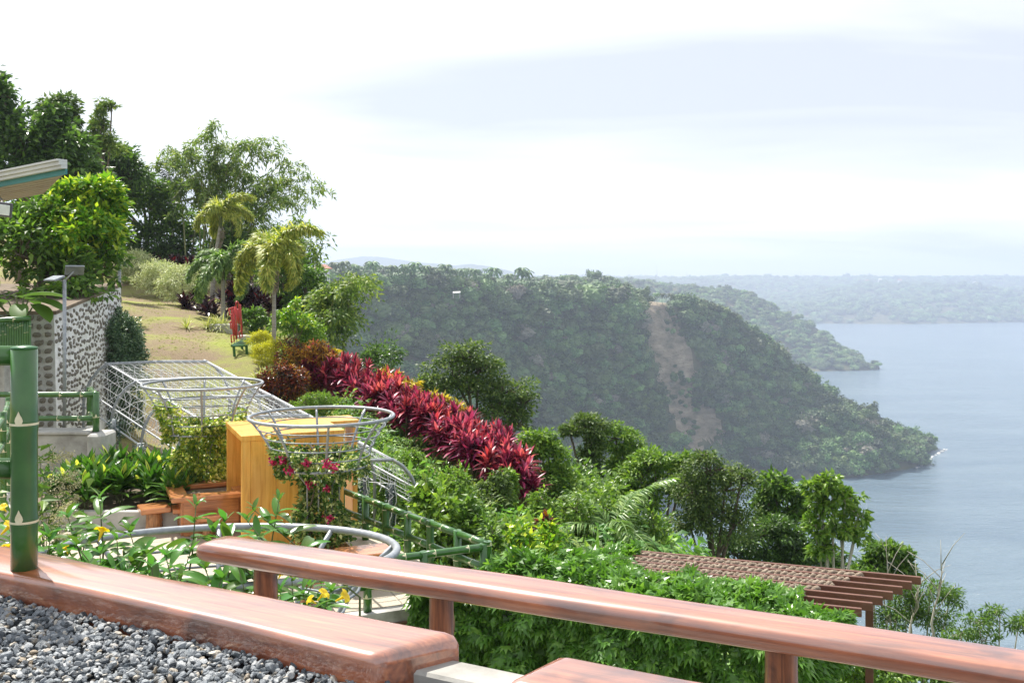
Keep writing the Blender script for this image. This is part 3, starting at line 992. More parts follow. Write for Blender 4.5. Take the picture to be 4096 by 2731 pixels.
for sx in (-2.6, 2.6):
    for sy in (-7.6, -4.4): MB().box(sb + Vector((sx, sy, 1.2)), (.3, .3, 5)).build('post', M['concrete'], sh)
for k, (px, py, w, mt) in enumerate([(868, 281, 26, 'roof_red'), (900, 280.5, 22, 'roof_red'), (976, 283, 34, 'white_wall'), (880, 279.8, 18, 'white_wall')]):
    b = P(px, py, 6200)
    h_ = thing('distant_house', ['tiny red roofed house among trees on the far shore', 'tiny red roofed house among trees on the far shore',
                                'long white building standing out on the far shore slope', 'tiny white house on the far shore plateau'][k], 'house', b,
               group='houses on the far shore' if k < 2 else None)
    MB().box(b + Vector((0, 0, -2)), (w, 14, 14)).build('wall', M['white_wall'], h_)
    m = MB(); q = b + Vector((0, 0, 5)); w2 = w * .6
    m.add([q + Vector(z) for z in ((-w2, -10, 0), (w2, -10, 0), (w2, 10, 0), (-w2, 10, 0), (-w2 * .6, 0, 6), (w2 * .6, 0, 6))], [(0, 1, 5, 4), (1, 2, 5), (2, 3, 4, 5), (3, 0, 4), (0, 3, 2, 1)], False)
    m.build('roof', M[mt], h_)
for k, (px, h, lab) in enumerate([(657, 90, 'thin lattice radio mast rising over the far plateau, tallest of the masts'), (687, 50, 'short thin mast on the far plateau'), (801, 55, 'lone thin mast right of the second headland on the far plateau')]):
    b = P(px, 279, 7000)
    tag(MB().tube([b, b + Vector((0, 0, h * 1.1))], [2.2, 1.0], 4).build('radio_mast', M['steel']), lab.replace(' right of', ' beyond'), 'mast')
# foam and rocks at the tip of the near headland
R1 = np.random.default_rng(4)
m = MB()
for k in range(40):
    q_ = R1.random() ** 1.6
    d = 1166 - 120 * q_ + R1.normal(0, 2); px = 945 - 30 * q_ + R1.normal(0, 1.2)
    c = Vector((XD(px, d), d, WZ + .1)); s = R1.uniform(.6, 2.0)
    m.add([c + Vector((math.cos(a) * s * R1.uniform(.7, 1.3), math.sin(a) * s * R1.uniform(.7, 1.3), R1.uniform(-.2, .3))) for a in np.linspace(0, 2 * PI, 7)[:-1]] + [c + Vector((0, 0, s * .5))],
          [(i, (i + 1) % 6, 6) for i in range(6)], False)
tag(m.build('shore_rock', M['white_wall']), 'pale rocks and surf off the tip of the near headland', 'rocks', kind='stuff')

# ------------------------------------------------------------------ haze
hz = MB().prism([(-8900, -500), (14000, -500), (14000, 12000), (-8900, 12000)], WZ - 9, 205).build('haze', None)
t = NT('haze air')
pv = t.n('ShaderNodeVolumePrincipled')
pv.inputs['Color'].default_value = (.60, .68, .85, 1)
pv.inputs['Density'].default_value = 1.9e-4
pv.inputs['Anisotropy'].default_value = 0.35
t.l(pv.outputs[0], t.out.inputs['Volume'])
hz.data.materials.append(t.m)
tag(hz, 'pale blue haze filling the air over the lake', 'haze', kind='stuff')

# ------------------------------------------------------------------ gravel terrace with slab benches in the foreground
U = Vector((.886, -.463, 0)).normalized()            # direction of the bench line
Nn = Vector((-U.y, U.x, 0))                          # towards the lake
A0 = Vector((-2.438, 4.738, 0))                      # a point under the front edge of the slabs


def BL(u, w, z=0.0):
    p = A0 + U * u + Nn * w
    return Vector((p.x, p.y, z))


gp = [BL(-6, .12), BL(9, .12), BL(9, -9), BL(-6, -9)]
gravel_ground = MB().prism([(p.x, p.y) for p in gp], -.4, -.012).build('gravel_ground', M['gravel_base'])
tag(gravel_ground, kind='structure')

mb = MB()
rotU = Matrix.Rotation(math.atan2(U.y, U.x), 3, 'Z')
mb.bbox(BL(1.5, .205, -4.47), (15, .17, 9.05), .012, rot=rotU)
kerb = tag(mb.build('concrete_kerb', M['concrete']), 'rough grey concrete kerb showing in the gap between the two slab benches', 'kerb')


def plank_mesh(L, w, th, rad, nsec, seed, shear0=0, shear1=0, wob=.012, round_end=.05, taper=None):
    """wavy rounded slab along local x, top at z = 0"""
    R = np.random.default_rng(seed)
    prof = []
    k = 5
    for cx, cz, a0 in ((w / 2 - rad, -rad, 0), (-w / 2 + rad, -rad, 90), (-w / 2 + rad * .7, -th + rad * .7, 180), (w / 2 - rad * .7, -th + rad * .7, 270)):
        rr = rad if a0 < 180 else rad * .7
        for j in range(k):
            a = math.radians(a0 + 90 * j / (k - 1))
            prof.append((cx + rr * math.cos(a), cz + rr * math.sin(a)))
    prof = np.array(prof)
    ph = R.random(6) * 6
    V = []
    xs = np.linspace(0, 1, nsec)
    xs = .5 - .5 * np.cos(PI * xs) * (1 - .25 * np.sin(PI * xs) ** 2)
    for x in xs:
        e = min(x, 1 - x) * L
        s = 1.0 if e > round_end else math.sqrt(max(0.0, 1 - (1 - e / round_end) ** 2)) * .45 + .55
        sz = 1.0 if e > round_end else math.sqrt(max(0.0, 1 - (1 - e / round_end) ** 2)) * .5 + .5
        wl = 1 + wob / w * 2 * math.sin(x * L * 2.1 + ph[0]) + wob / w * math.sin(x * L * 5.3 + ph[1])
        off = wob * math.sin(x * L * 1.7 + ph[2]) + wob * .5 * math.sin(x * L * 4.1 + ph[3])
        for (y, z) in prof:
            yy = y * wl * (1 - (1 - s) * .35) + off
            zz = -th / 2 + (z + th / 2) * sz + wob * .35 * math.sin(x * L * 3.3 + ph[4]) * (1 if z < -th * .5 else .15)
            sh = (shear0 * (1 - x) + shear1 * x) * y
            V.append((x * L + sh, yy, zz))
    m = len(prof)
    Fq = [(i * m + j, i * m + (j + 1) % m, (i + 1) * m + (j + 1) % m, (i + 1) * m + j) for i in range(nsec - 1) for j in range(m)]
    mb = MB().add(V, Fq, True)
    for s0 in (0, (nsec - 1) * m):
        ci = len(mb.v)
        mb.v.append(tuple(np.mean(np.array(mb.v[s0:s0 + m]), axis=0)))
        for j in range(m):
            mb.f.append((s0 + j, s0 + (j + 1) % m, ci)); mb.smooth.append(False)
    return mb.mesh('plank')


ang = math.atan2(U.y, U.x)
sl = put('slab_bench', plank_mesh(3.55, .33, .2, .032, 46, 3, 0, .46, .010, .045), M['slab'])
sl.location = BL(-1.27, .163, .15); sl.rotation_euler = (0, 0, ang)
tag(sl, 'long low red brown varnished slab bench carrying the green bamboo post', 'bench')
sl2 = put('slab_bench', plank_mesh(2.6, .33, .2, .032, 40, 9, .2, 0, .010, .045), M['slab'])
sl2.location = BL(2.75, .163, .15); sl2.rotation_euler = (0, 0, ang)
tag(sl2, 'low red brown varnished slab bench beyond the concrete kerb gap, without a post', 'bench')

# the raised plank on log posts
ra, rb = P(233, 540, 1393 / (540 - 278)), P(1024, 656, 1393 / (656 - 278))
RU = (rb - ra); RU.z = 0; RU.normalize()
RN = Vector((-RU.y, RU.x, 0))
pr = thing('plank_rail', 'glossy red brown plank rail raised on rough log posts', 'railing', (ra.x, ra.y, -.42))
rl = put('plank', plank_mesh(6.2, .25, .1, .045, 60, 21, 0, 0, .007, .09), M['slab'], pr, False)
set_parent(rl, pr, True)
start = ra - RU * .16
rl.location = (start.x, start.y, .15); rl.rotation_euler = (0, 0, math.atan2(RU.y, RU.x))


def log_mesh(r, z0, z1, seed, seg=18, nz=16, rough=.07):
    V = []
    for i in range(nz):
        t = i / (nz - 1)
        for k in range(seg):
            a = 2 * PI * k / seg
            q = r * (1 + rough * mnoise.noise(Vector((math.cos(a) * 1.6, math.sin(a) * 1.6, t * 1.6 + seed))) * 2 + .03 * mnoise.noise(Vector((math.cos(a) * 7, math.sin(a) * 7, t * 2 + seed))))
            kn = math.exp(-((t - .62) / .09) ** 2 - ((((a - 5.6 + PI) % (2 * PI)) - PI) / .35) ** 2)
            q += r * .3 * kn
            V.append((q * math.cos(a), q * math.sin(a), z0 + (z1 - z0) * t))
    Fq = [(i * seg + k, i * seg + (k + 1) % seg, (i + 1) * seg + (k + 1) % seg, (i + 1) * seg + k) for i in range(nz - 1) for k in range(seg)]
    mb = MB().add(V, Fq, True)
    mb.f.append(tuple(range((nz - 1) * seg, nz * seg))); mb.smooth.append(False)
    return mb.mesh('log')


for k, (px, r) in enumerate([(265, .062), (441, .058), (781, .066), (1180, .064)]):
    py = 540 + (px - 233) * (656 - 540) / (1024 - 233)
    d = 1393 / (py - 278)
    lo = put('log_post', log_mesh(r, -.42, .09, 3.0 + k * 7.7), M['log'], pr, True)
    lo.location = (XD(px, d), d, 0)
    lo.rotation_euler = (0, 0, k * 1.3)
q0, q1 = ra - RU * .5, ra + RU * 6.5
lp = [q0 + RN * .13, q1 + RN * .13, q1 - RN * .35, q0 - RN * .35]
tag(MB().prism([(p.x, p.y) for p in reversed(lp)], -8, -.42).build('retaining_ledge', M['concrete']), 'plain concrete ledge under the log posts of the plank rail', 'ledge')

# loose gravel
R2 = np.random.default_rng(21)


def pebble(seed):
    R = np.random.default_rng(seed)
    import bmesh
    bm = bmesh.new()
    bmesh.ops.create_icosphere(bm, subdivisions=2, radius=.5)
    sc = np.array([1, R.uniform(.6, .95), R.uniform(.4, .75)]) * 1.2
    off = R.random(3) * 9
    cuts = [(rand_unit(1, R)[0], R.uniform(.22, .38)) for _ in range(9)]
    for v in bm.verts:
        p = np.array(v.co)
        for n_, h_ in cuts:
            e = p @ n_ - h_
            if e > 0: p = p - n_ * e * .95
        p *= 1 + .1 * mnoise.noise(Vector(p * 2.4 + off))
        v.co = Vector(p * sc)
    me = bpy.data.meshes.new('pebble')
    bm.to_mesh(me); bm.free()
    me.polygons.foreach_set('use_smooth', [False] * len(me.polygons))
    return me


ng = 30000
uu = R2.uniform(-1.6, 3.6, ng); ww = -R2.random(ng) ** 1.05 * 2.1 + .02
gpts = np.stack([A0.x + U.x * uu + Nn.x * ww, A0.y + U.y * uu + Nn.y * ww, np.zeros(ng)], 1)
lump = np.array([mnoise.noise(Vector((p[0] * 2.2, p[1] * 2.2, 0))) for p in gpts])
gpts[:, 2] = .004 + .016 * lump + R2.random(ng) * .02
near = np.exp(-((ww - .0) / .06) ** 2)
gpts[:, 2] += near * .012
kp = (gpts[:, 1] > 2.0) & ~((ww > 0) & (uu > 2.15) & (uu < 2.75) & (ww > .07))
gs = R2.uniform(.016, .037, ng) * np.where(R2.random(ng) < .06, 1.5, 1)
grot = np.stack([R2.normal(0, .5, ng), R2.normal(0, .5, ng), R2.random(ng) * 2 * PI], 1)
gn_scatter('gravel', gpts[kp], grot[kp], np.repeat(gs[kp][:, None], 3, 1), R2.integers(0, 8, ng)[kp], [(pebble(100 + k), M['gravel']) for k in range(8)])
tag(bpy.data.objects['gravel'], 'loose dark blue grey gravel in front of the slab bench', 'gravel', kind='stuff')
# a fallen pale blossom on the kerb
fb = BL(2.72, .27, .062)
pos = np.array(fb) + R2.normal(0, .014, (40, 3)) * np.array([1, 1, .5]); pos[:, 2] = np.abs(pos[:, 2] - fb.z) + fb.z
V_, F_ = leaves(pos, rand_unit(40, R2), .014, .01, DIAM, .6, R2)
tag(put('fallen_blossom', np_mesh('fallen_blossom', V_, F_), M['panicle']), 'small cream blossom fallen on the concrete kerb', 'blossom')


# ------------------------------------------------------------------ bamboo railings
def culm(p0, p1, r, name, root, seed=0, step=.34, first=None, marks=True, seg=16, ends=True):
    """painted bamboo pole (real concrete casting) with swollen joints, a cream band at every joint and a painted bud over it"""
    p0, p1 = Vector(p0), Vector(p1)
    ax = p1 - p0; L = ax.length; ax.normalize()
    R = np.random.default_rng(seed + 11)
    first = first if first is not None else step * R.uniform(.35, .8)
    joints = []
    s = first
    while s < L - .05:
        joints.append(s); s += step * R.uniform(.88, 1.12)
    st = sorted(set([0, L] + [max(0, min(L, j + q)) for j in joints for q in (-.05, -.016, -.004, 0, .004, .016, .05)]))
    rr = []
    for q in st:
        dj = min([abs(q - j) for j in joints] or [1])
        rr.append(r * (1 + (.05 if dj < .002 else .075 if dj < .006 else .055 if dj < .02 else 0)))
    o = MB().tube([p0 + ax * q for q in st], rr, seg).build(name, M['bamboo'], root)
    side = Vector((0, -1, 0)) - ax * Vector((0, -1, 0)).dot(ax)
    side.normalize()
    s2 = ax.cross(side)
    for n_, j in enumerate(joints):
        b = MB()
        w = max(.0035, r * .09)
        b.tube([p0 + ax * (j - w), p0 + ax * (j + w)], r * 1.075, seg, False)
        bo = b.build('node_band', M['cream'], o, False)
        if marks and (n_ % 2 == 0 or r > .05):
            ph = R.uniform(-.6, .6) + (.45 if r > .05 else 0)
            pts, fs = [], []
            hh, ww_ = r * 1.0, r * .3
            out_ = []
            for t_, w_ in ((0, .75), (.22, 1.0), (.45, .82), (.7, .4), (1, 0)):
                out_.append((t_, w_))
            for t_, w_ in out_:
                for sgn in (-1, -.5, 0, .5, 1):
                    a_ = ph + sgn * w_ * ww_ / r
                    pts.append(p0 + ax * (j + w + t_ * hh) + (side * math.cos(a_) + s2 * math.sin(a_)) * r * 1.085)
            for i in range(len(out_) - 1):
                for q_ in range(4):
                    fs.append((5 * i + q_, 5 * i + q_ + 1, 5 * i + q_ + 6, 5 * i + q_ + 5))
            lm = MB().add(pts, fs, True).build('bud_mark', M['cream'], o, False)
    return o


bp = Vector((-2.358, 4.81, .15))
br = thing('bamboo_railing', 'large green bamboo style post and rails standing on the slab bench', 'railing', bp)
culm(bp + Vector((0, 0, -.005)), bp + Vector((0, 0, 1.062)), .0605, 'post', br, 1, .5, .235, seg=28)
m = MB(); m.tube([bp + Vector((0, 0, 1.0605)), bp + Vector((0, 0, 1.068)), bp + Vector((0, 0, 1.075)), bp + Vector((0, 0, 1.077))], [.0615, .06, .032, .004], 24)
m.build('cap', M['green_paint'], br)
culm(bp + Vector((-.03, .03, 1.025)), bp + Vector((-1.6, .1, 1.03)), .048, 'rail', br, 2, .4, .55, seg=22)
culm(bp + Vector((-.03, .03, .475)), bp + Vector((-1.6, .1, .49)), .05, 'rail', br, 3, .4, .6, seg=22)

PZ = -3.35                                            # level of the plaza floor


def floor_at(px, py, z=PZ):
    d = (CZ - z) * F / (py - HY)
    return Vector((XD(px, d), d, z))


def railing(name, label, posts, h, r, low, sub=None, post_r=None):
    """posts: list of base points; h: height of the top rail; low: height of the lower rail"""
    root = thing(name, label, 'railing', posts[0])
    for k, p in enumerate(posts):
        culm(p, p + Vector((0, 0, h + r * .9)), post_r or r * 1.12, 'post', root, 30 + k, .5, .2 + .13 * (k % 2), seg=14)
    for a, b in zip(posts[:-1], posts[1:]):
        for hh in (h, low):
            culm(a + Vector((0, 0, hh)), b + Vector((0, 0, hh)), r, 'rail', root, int(abs(a.x) * 100) + int(hh * 10), .52, None, seg=12)
    return root


cr = Vector((-.38, 15.5, PZ))
pA = Vector((-2.80, 18.75, PZ))
line = [cr + (pA - cr) * t for t in (0, .21, .415, .6, .79, .98, 1.22)]
railing('terrace_railing', 'green bamboo style railing with six posts along the lake side of the terrace', line, .76, .058, .38)
fr0, fr1 = Vector((-1.33, 15.02, PZ)), Vector((-2.13, 14.68, PZ))
dirf = (fr1 - fr0).normalized()
front = [cr + Vector((-.06, -.03, 0)), fr0, fr1, fr1 + dirf * 1.5, fr1 + dirf * 3.0]
railing('terrace_railing', 'green bamboo style railing along the near terrace edge above the carved wood panel', front, .73, .058, .36)

# ------------------------------------------------------------------ the terrace (plaza)
poly = [(-.28, 15.4), (-2.1, 14.55), (-6, 12.75), (-10, 10.9), (-14, 13.5), (-13.5, 22.8), (-5.2, 22.3), (-2.65, 18.85)]
plaza = tag(MB().prism(poly, -6.5, PZ - .012).build('plaza_floor', M['concrete']), kind='structure')


def inside(x, y):
    c = False
    for i in range(len(poly)):
        x1, y1 = poly[i]; x2, y2 = poly[i - 1]
        if (y1 > y) != (y2 > y) and x < (x2 - x1) * (y - y1) / (y2 - y1) + x1: c = not c
    return c


fa = math.atan2(-dirf.y, -dirf.x)
fx, fy = Vector((math.cos(fa), math.sin(fa))), Vector((-math.sin(fa), math.cos(fa)))
ps = 1.3
pan = MB().bbox((0, 0, -.01), (ps - .012, ps - .012, .02), .004).mesh('floor_panel')
pan.materials.append(M['tile'])
for i in range(-14, 4):
    for j in range(0, 9):
        c2 = Vector((-.28, 15.4)) + fx * ((i + .5) * ps - .12) + fy * ((j + .5) * ps + .14)
        if all(inside(*(c2 + fx * a * ps * .5 + fy * b * ps * .5)) for a in (-1, 1) for b in (-1, 1)):
            o = put('floor_panel', pan, None)
            o.parent = plaza
            o.location = (c2.x, c2.y, PZ); o.rotation_euler = (0, 0, fa)
        else:
            # edge panels are cut to the outline
            pts = []
            for a, b in ((-1, -1), (1, -1), (1, 1), (-1, 1)):
                q = c2 + fx * a * (ps * .5 - .006) + fy * b * (ps * .5 - .006)
                pts.append((q.x, q.y))
            # clip against the outline (counter-clockwise order assumed from its signed area)
            ar = sum(poly[k - 1][0] * poly[k][1] - poly[k][0] * poly[k - 1][1] for k in range(len(poly)))
            for k in range(len(poly)):
                a_, b_ = poly[k - 1], poly[k]
                if ar < 0: a_, b_ = b_, a_
                def sd(p): return (b_[0] - a_[0]) * (p[1] - a_[1]) - (b_[1] - a_[1]) * (p[0] - a_[0])
                new = []
                for w_ in range(len(pts)):
                    p_, q_ = pts[w_ - 1], pts[w_]
                    s1, s2_ = sd(p_), sd(q_)
                    if s1 >= 0: new.append(p_)
                    if (s1 >= 0) != (s2_ >= 0):
                        tt = s1 / (s1 - s2_); new.append((p_[0] + (q_[0] - p_[0]) * tt, p_[1] + (q_[1] - p_[1]) * tt))
                pts = new
                if len(pts) < 3: break
            if len(pts) >= 3:
                o = MB().prism(pts, PZ - .02, PZ).build('floor_panel', M['tile'], plaza, False)
# carved wood panel on the terrace wall below the railing
w0, w1 = Vector((-2.1, 14.55, 0)), Vector((-.28, 15.4, 0))
wd = (w1 - w0).normalized(); wnrm = Vector((wd.y, -wd.x, 0))
wp = w0 + wd * 1.15 + wnrm * .03
pn = put('wood_relief_panel', plank_mesh(2.2, .9, .06, .02, 20, 5, 0, 0, .008, .03), M['wood_relief'])
pn.location = (w0 + wd * .15 + wnrm * .05) + Vector((0, 0, PZ - .62)); pn.rotation_euler = (PI / 2, 0, math.atan2(wd.y, wd.x))
tag(pn, 'carved dark wood grain relief panel on the wall under the terrace edge', 'panel')

# ------------------------------------------------------------------ golden box kiosk
bx0, bx1, bx2 = Vector((-4.89, 18.0, PZ)), Vector((-5.95, 19.67, PZ)), Vector((-3.17, 18.76, PZ))
e1 = (bx2 - bx0).normalized()
e2 = Vector((-e1.y, e1.x, 0))
L1, L2, BH = (bx2 - bx0).length, 1.95, 2.05
ka = math.atan2(e1.y, e1.x)
rk = Matrix.Rotation(ka, 3, 'Z')
kiosk = thing('wooden_kiosk', 'golden yellow wooden box kiosk open at one end', 'kiosk', bx0)


def kbox(name, u0, u1, v0, v1, z0, z1, mt='yellow_wood', b=.006):
    c = bx0 + e1 * (u0 + u1) / 2 + e2 * (v0 + v1) / 2 + Vector((0, 0, (z0 + z1) / 2))
    return MB().bbox(c, (u1 - u0, v1 - v0, z1 - z0), b, rot=rk).build(name, M[mt], kiosk)


TH = .1
kbox('board', 0, .16, 0, TH, 0, BH - .101)
for a, b in ((.163, .62), (.623, 1.08), (1.083, 1.55), (1.553, L1)):
    kbox('board', a, b, .004, TH, 0, BH - .101)
for a, b in ((0, .5), (.503, 1.0), (1.003, 1.45), (1.453, L1)):
    kbox('board', a, b, L2 - TH, L2, 0, BH - .101)
kbox('back_panel', L1 - .08, L1, TH + .002, L2 - TH - .002, 0, BH - .101)
kbox('top_board', -.012, L1 + .01, -.012, L2 + .012, BH - .1, BH)
kbox('top_board', L1 + .012, L1 + .62, L2 - .75, L2 + .01, BH - .085, BH - .004)
kbox('shelf', .3, L1 - .1, TH + .004, L2 - TH - .004, .82, .88)
kbox('leg', L1 + .5, L1 + .6, L2 - .7, L2 - .05, 0, BH - .09)


# ------------------------------------------------------------------ stools and tables
def log_leg(root, x, y, z0, z1, r, seed, mt='log_pale'):
    o = put('log_leg', log_mesh(r, z0, z1, seed, 12, 8, .09), M[mt], root, False)
    o.location = (x, y, 0)
    return o


def stool(label, loc, w, dpt, h, rz, r=.11, group=None):
    s = thing('log_stool', label, 'stool', loc, rz, group)
    MB().bbox((0, 0, h - .05), (w, dpt, .1), .015).build('seat', M['table_wood'], s, False)
    log_leg(s, 0, 0, 0, h - .1, r, loc[0] * 3.1)
    return s


stool('square topped varnished stool on a log foot by the planting bed', floor_at(154, 531), .55, .55, .5, .5, .15)


def planter_table(label, c, w, h, rz, hollow=.35):
    t_ = thing('planter_table', label, 'table', c, rz)
    for k in range(4):
        a = k * PI / 2
        o = MB().bbox((0, w * .5 - .16, h - .045), (w if k % 2 == 0 else w - .645, .32, .09), .012).build('top_board', M['table_wood'], t_, False)
        o.rotation_euler = (0, 0, a)
        o = MB().bbox((0, w * .5 - .22, (h - .09) / 2), (w - .48 if k % 2 == 0 else w - .52, .06, h - .092), .006).build('side_panel', M['table_wood'], t_, False)
        o.rotation_euler = (0, 0, a)
    MB().box((0, 0, h - .2), (w - .66, w - .66, .2)).build('soil', M['soil'], t_, False)
    return t_


c2 = P(208, 0, 19.6); c2.z = PZ
planter_table('varnished square planter table round the yellow leaved basket', c2, 1.5, .78, .42)
c1 = P(322, 0, 17.35); c1.z = PZ
planter_table('varnished square planter table round the magenta flowered basket', c1, .86, .26, .42)
stool('small varnished stool beside the table of the yellow leaved basket', floor_at(176, 540) + Vector((-.1, .75, 0)), .45, .45, .48, .42)
stool('small varnished stool between the golden kiosk and the planter table', floor_at(203, 541) + Vector((0, .3, 0)), .42, .42, .44, .42)
# low table with log legs by the near railing
tb = thing('log_table', 'varnished table on rough log legs beside the near terrace railing', 'table', Vector((-2.35, 15.9, PZ)), fa)
MB().bbox((0, 0, .53), (.85, .6, .08), .015).build('table_top', M['table_wood'], tb, False)
for sx in (-.28, .28):
    log_leg(tb, sx, 0, 0, .489, .1, 9.3 + sx * 4)
stool('low varnished stool on a log foot under the near terrace railing', Vector((-3.1, 15.0, PZ)), .5, .5, .45, fa, .1)

# ------------------------------------------------------------------ planting bed
bk0, bk1 = floor_at(60, 529), floor_at(190, 530)
bd = (bk1 - bk0); bl = bd.length; bd.normalize(); bn = Vector((-bd.y, bd.x, 0))
bed = thing('planting_bed', 'low concrete planting bed full of striped dracaenas', 'planter', bk0)
brz = math.atan2(bd.y, bd.x); rbm = Matrix.Rotation(brz, 3, 'Z')
MB().bbox(bk0 + bd * (bl / 2 - .6) + bn * .08 + Vector((0, 0, .175)), (bl + 1.4, .16, .37), .01, rot=rbm).build('kerb', M['concrete'], bed)
MB().bbox(bk0 + bd * (bl / 2 - .6) + bn * 3.3 + Vector((0, 0, .2)), (bl + 1.4, .16, .42), .01, rot=rbm).build('kerb', M['concrete'], bed)
MB().bbox(bk0 + bd * (bl + .02) + bn * 1.69 + Vector((0, 0, .175)), (.15, 3.04, .368), .01, rot=rbm).build('kerb', M['concrete'], bed)
MB().box(bk0 + bd * (bl / 2 - .6) + bn * 1.69 + Vector((0, 0, .13)), (bl + 1.2, 3.0, .3), rot=rbm).build('soil', M['soil'], bed)


def strap(V, Fc, base, d, L, W, arch, nseg=5, fold=.18, droop=0.0):
    """one lanceolate leaf as a folded strip"""
    d = np.array(d, float); d /= np.linalg.norm(d)
    side = np.cross(d, [0, 0, 1.0]); side /= max(1e-6, np.linalg.norm(side))
    b0 = len(V)
    p = np.array(base, float); dirv = d.copy()
    for s in range(nseg + 1):
        t = s / nseg
        w = W * .5 * (math.sin(PI * min(1, .12 + t * .88)) ** .75) * (1 if s < nseg else .05)
        n_ = np.cross(side, dirv)
        V += [p + side * w + n_ * fold * w, p, p - side * w + n_ * fold * w]
        if s < nseg:
            k = b0 + 3 * s
            Fc += [(k, k + 1, k + 4, k + 3), (k + 1, k + 2, k + 5, k + 4)]
        dirv = dirv + np.array([0, 0, -arch / nseg]); dirv /= np.linalg.norm(dirv)
        p = p + dirv * L / nseg


def rosette(seed, n, L, W, el0, el1, arch, core=.12, nseg=5):
    R = np.random.default_rng(seed)
    V, Fc = [], []
    for k in range(n):
        t = k / n
        a = k * 2.4 + R.normal(0, .25)
        el = el1 + (el0 - el1) * t + R.normal(0, .1)
        d = (math.cos(a) * math.cos(el), math.sin(a) * math.cos(el), math.sin(el))
        strap(V, Fc, (0, 0, core * t), d, L * R.uniform(.75, 1.1) * (1 - .25 * t), W * R.uniform(.8, 1.15), arch * R.uniform(.5, 1.3), nseg)
    return np_mesh('rosette', np.array(V), np.array(Fc), True)


ROS = {'drac': [rosette(200 + k, 20, .62, .11, 1.45, .35, .55) for k in range(3)],
       'red': [rosette(220 + k, 24, .62, .1, 1.5, -.1, .75) for k in range(4)],
       'maroon': [rosette(240 + k, 20, .7, .14, 1.45, 0.0, .7) for k in range(3)],
       'lily': [rosette(260 + k, 60, .85, .035, 1.35, .15, 1.4, .02, 6) for k in range(2)]}
for key, mt in (('drac', 'leaf_drac'), ('red', 'leaf_red'), ('maroon', 'leaf_maroon'), ('lily', 'leaf_lily')):
    for me in ROS[key]: me.materials.append(M[mt])


def canes(key, name, label, cat, group, x, y, z, h, nst, R, mt='cane', size=1.0, spread=.18, r=.014, base_name='stem'):
    root = thing(name, label, cat, (x, y, z), R.random() * 6, group)
    for k in range(nst):
        a = R.random() * 2 * PI
        hh = h * (1 if k == 0 else R.uniform(.5, .95))
        tip = Vector((math.cos(a) * spread * R.uniform(.2, 1), math.sin(a) * spread * R.uniform(.2, 1), hh))
        if hh > .12:
            MB().tube([(tip.x * .15, tip.y * .15, -.1), (tip.x * .5, tip.y * .5, hh * .5), tip], [r * 1.1, r, r * .8], 5).build(base_name, M[mt], root, False)
        o = put('leaf_rosette', ROS[key][R.integers(0, len(ROS[key]))], None, root, False)
        o.location = tip
        s = size * R.uniform(.8, 1.15)
        o.scale = (s, s, s)
        o.rotation_euler = (R.normal(0, .12), R.normal(0, .12), R.random() * 6)
    return root


R3 = np.random.default_rng(33)
for k in range(34):
    u_, v_ = R3.uniform(-.4, bl - .2) if k > 3 else bl * (k + .6) / 4.5, (.35 + 2.7 * ((k * .618) % 1))
    p = bk0 + bd * u_ + bn * v_
    canes('drac', 'dracaena_plant', 'striped green dracaena in the low concrete bed, ' + ('front row along the kerb' if v_ < 1.1 else 'middle of the bed' if v_ < 2.1 else 'back row towards the parapet'), 'plant', 'dracaenas in the planting bed', p.x, p.y, PZ + .26, R3.uniform(.25, .6), 3, R3, 'stem', .95, .2)


# ------------------------------------------------------------------ wire baskets with climbers
def basket(label, c, R, zb, zr, seed, tilt=None, ring_r=.03, bot=.64, mt_ring='steel', trunk=True, cage=.3):
    """c: base point; zr: height of the top ring, zb: of the bottom ring"""
    root = thing('basket_planter', label, 'planter', c)
    top = c + Vector((0, 0, zr)); T = tilt or Matrix.Identity(3)
    def rad(t): return R * (bot + (1 - bot) * (t ** 1.7))
    MB().ring(top, R, ring_r, 72, 10, T).build('top_ring', M['steel'], root)
    for k, t in enumerate((0.0, .2, .42, .62, .8)):
        cc = c + Vector((0, 0, zb + (zr - zb) * t))
        MB().ring(cc, rad(t), ring_r * (.7 if k == 0 else .38), 60, 7, T).build('lower_ring', M['steel' if k == 0 else 'rebar'], root)
    for k in range(8):
        a = 2 * PI * (k + .35) / 8
        pth = []
        for t in np.linspace(0, 1, 9):
            q = T @ Vector((math.cos(a) * rad(t), math.sin(a) * rad(t), 0))
            pth.append(c + q + Vector((0, 0, zb + (zr - zb) * t)))
        MB().tube(pth, ring_r * .72, 8).build('rib', M['steel'], root)
    if trunk:
        for k in range(8):
            a = 2 * PI * k / 8
            u = Vector((math.cos(a), math.sin(a), 0))
            MB().tube([c + u * cage, c + u * cage + Vector((0, 0, zb * .8)), c + u * rad(0) * .6 + Vector((0, 0, zb * .93)), c + u * rad(0) + Vector((0, 0, zb))], ring_r * .5, 6).build('trunk_rod', M['steel'], root)
    return root


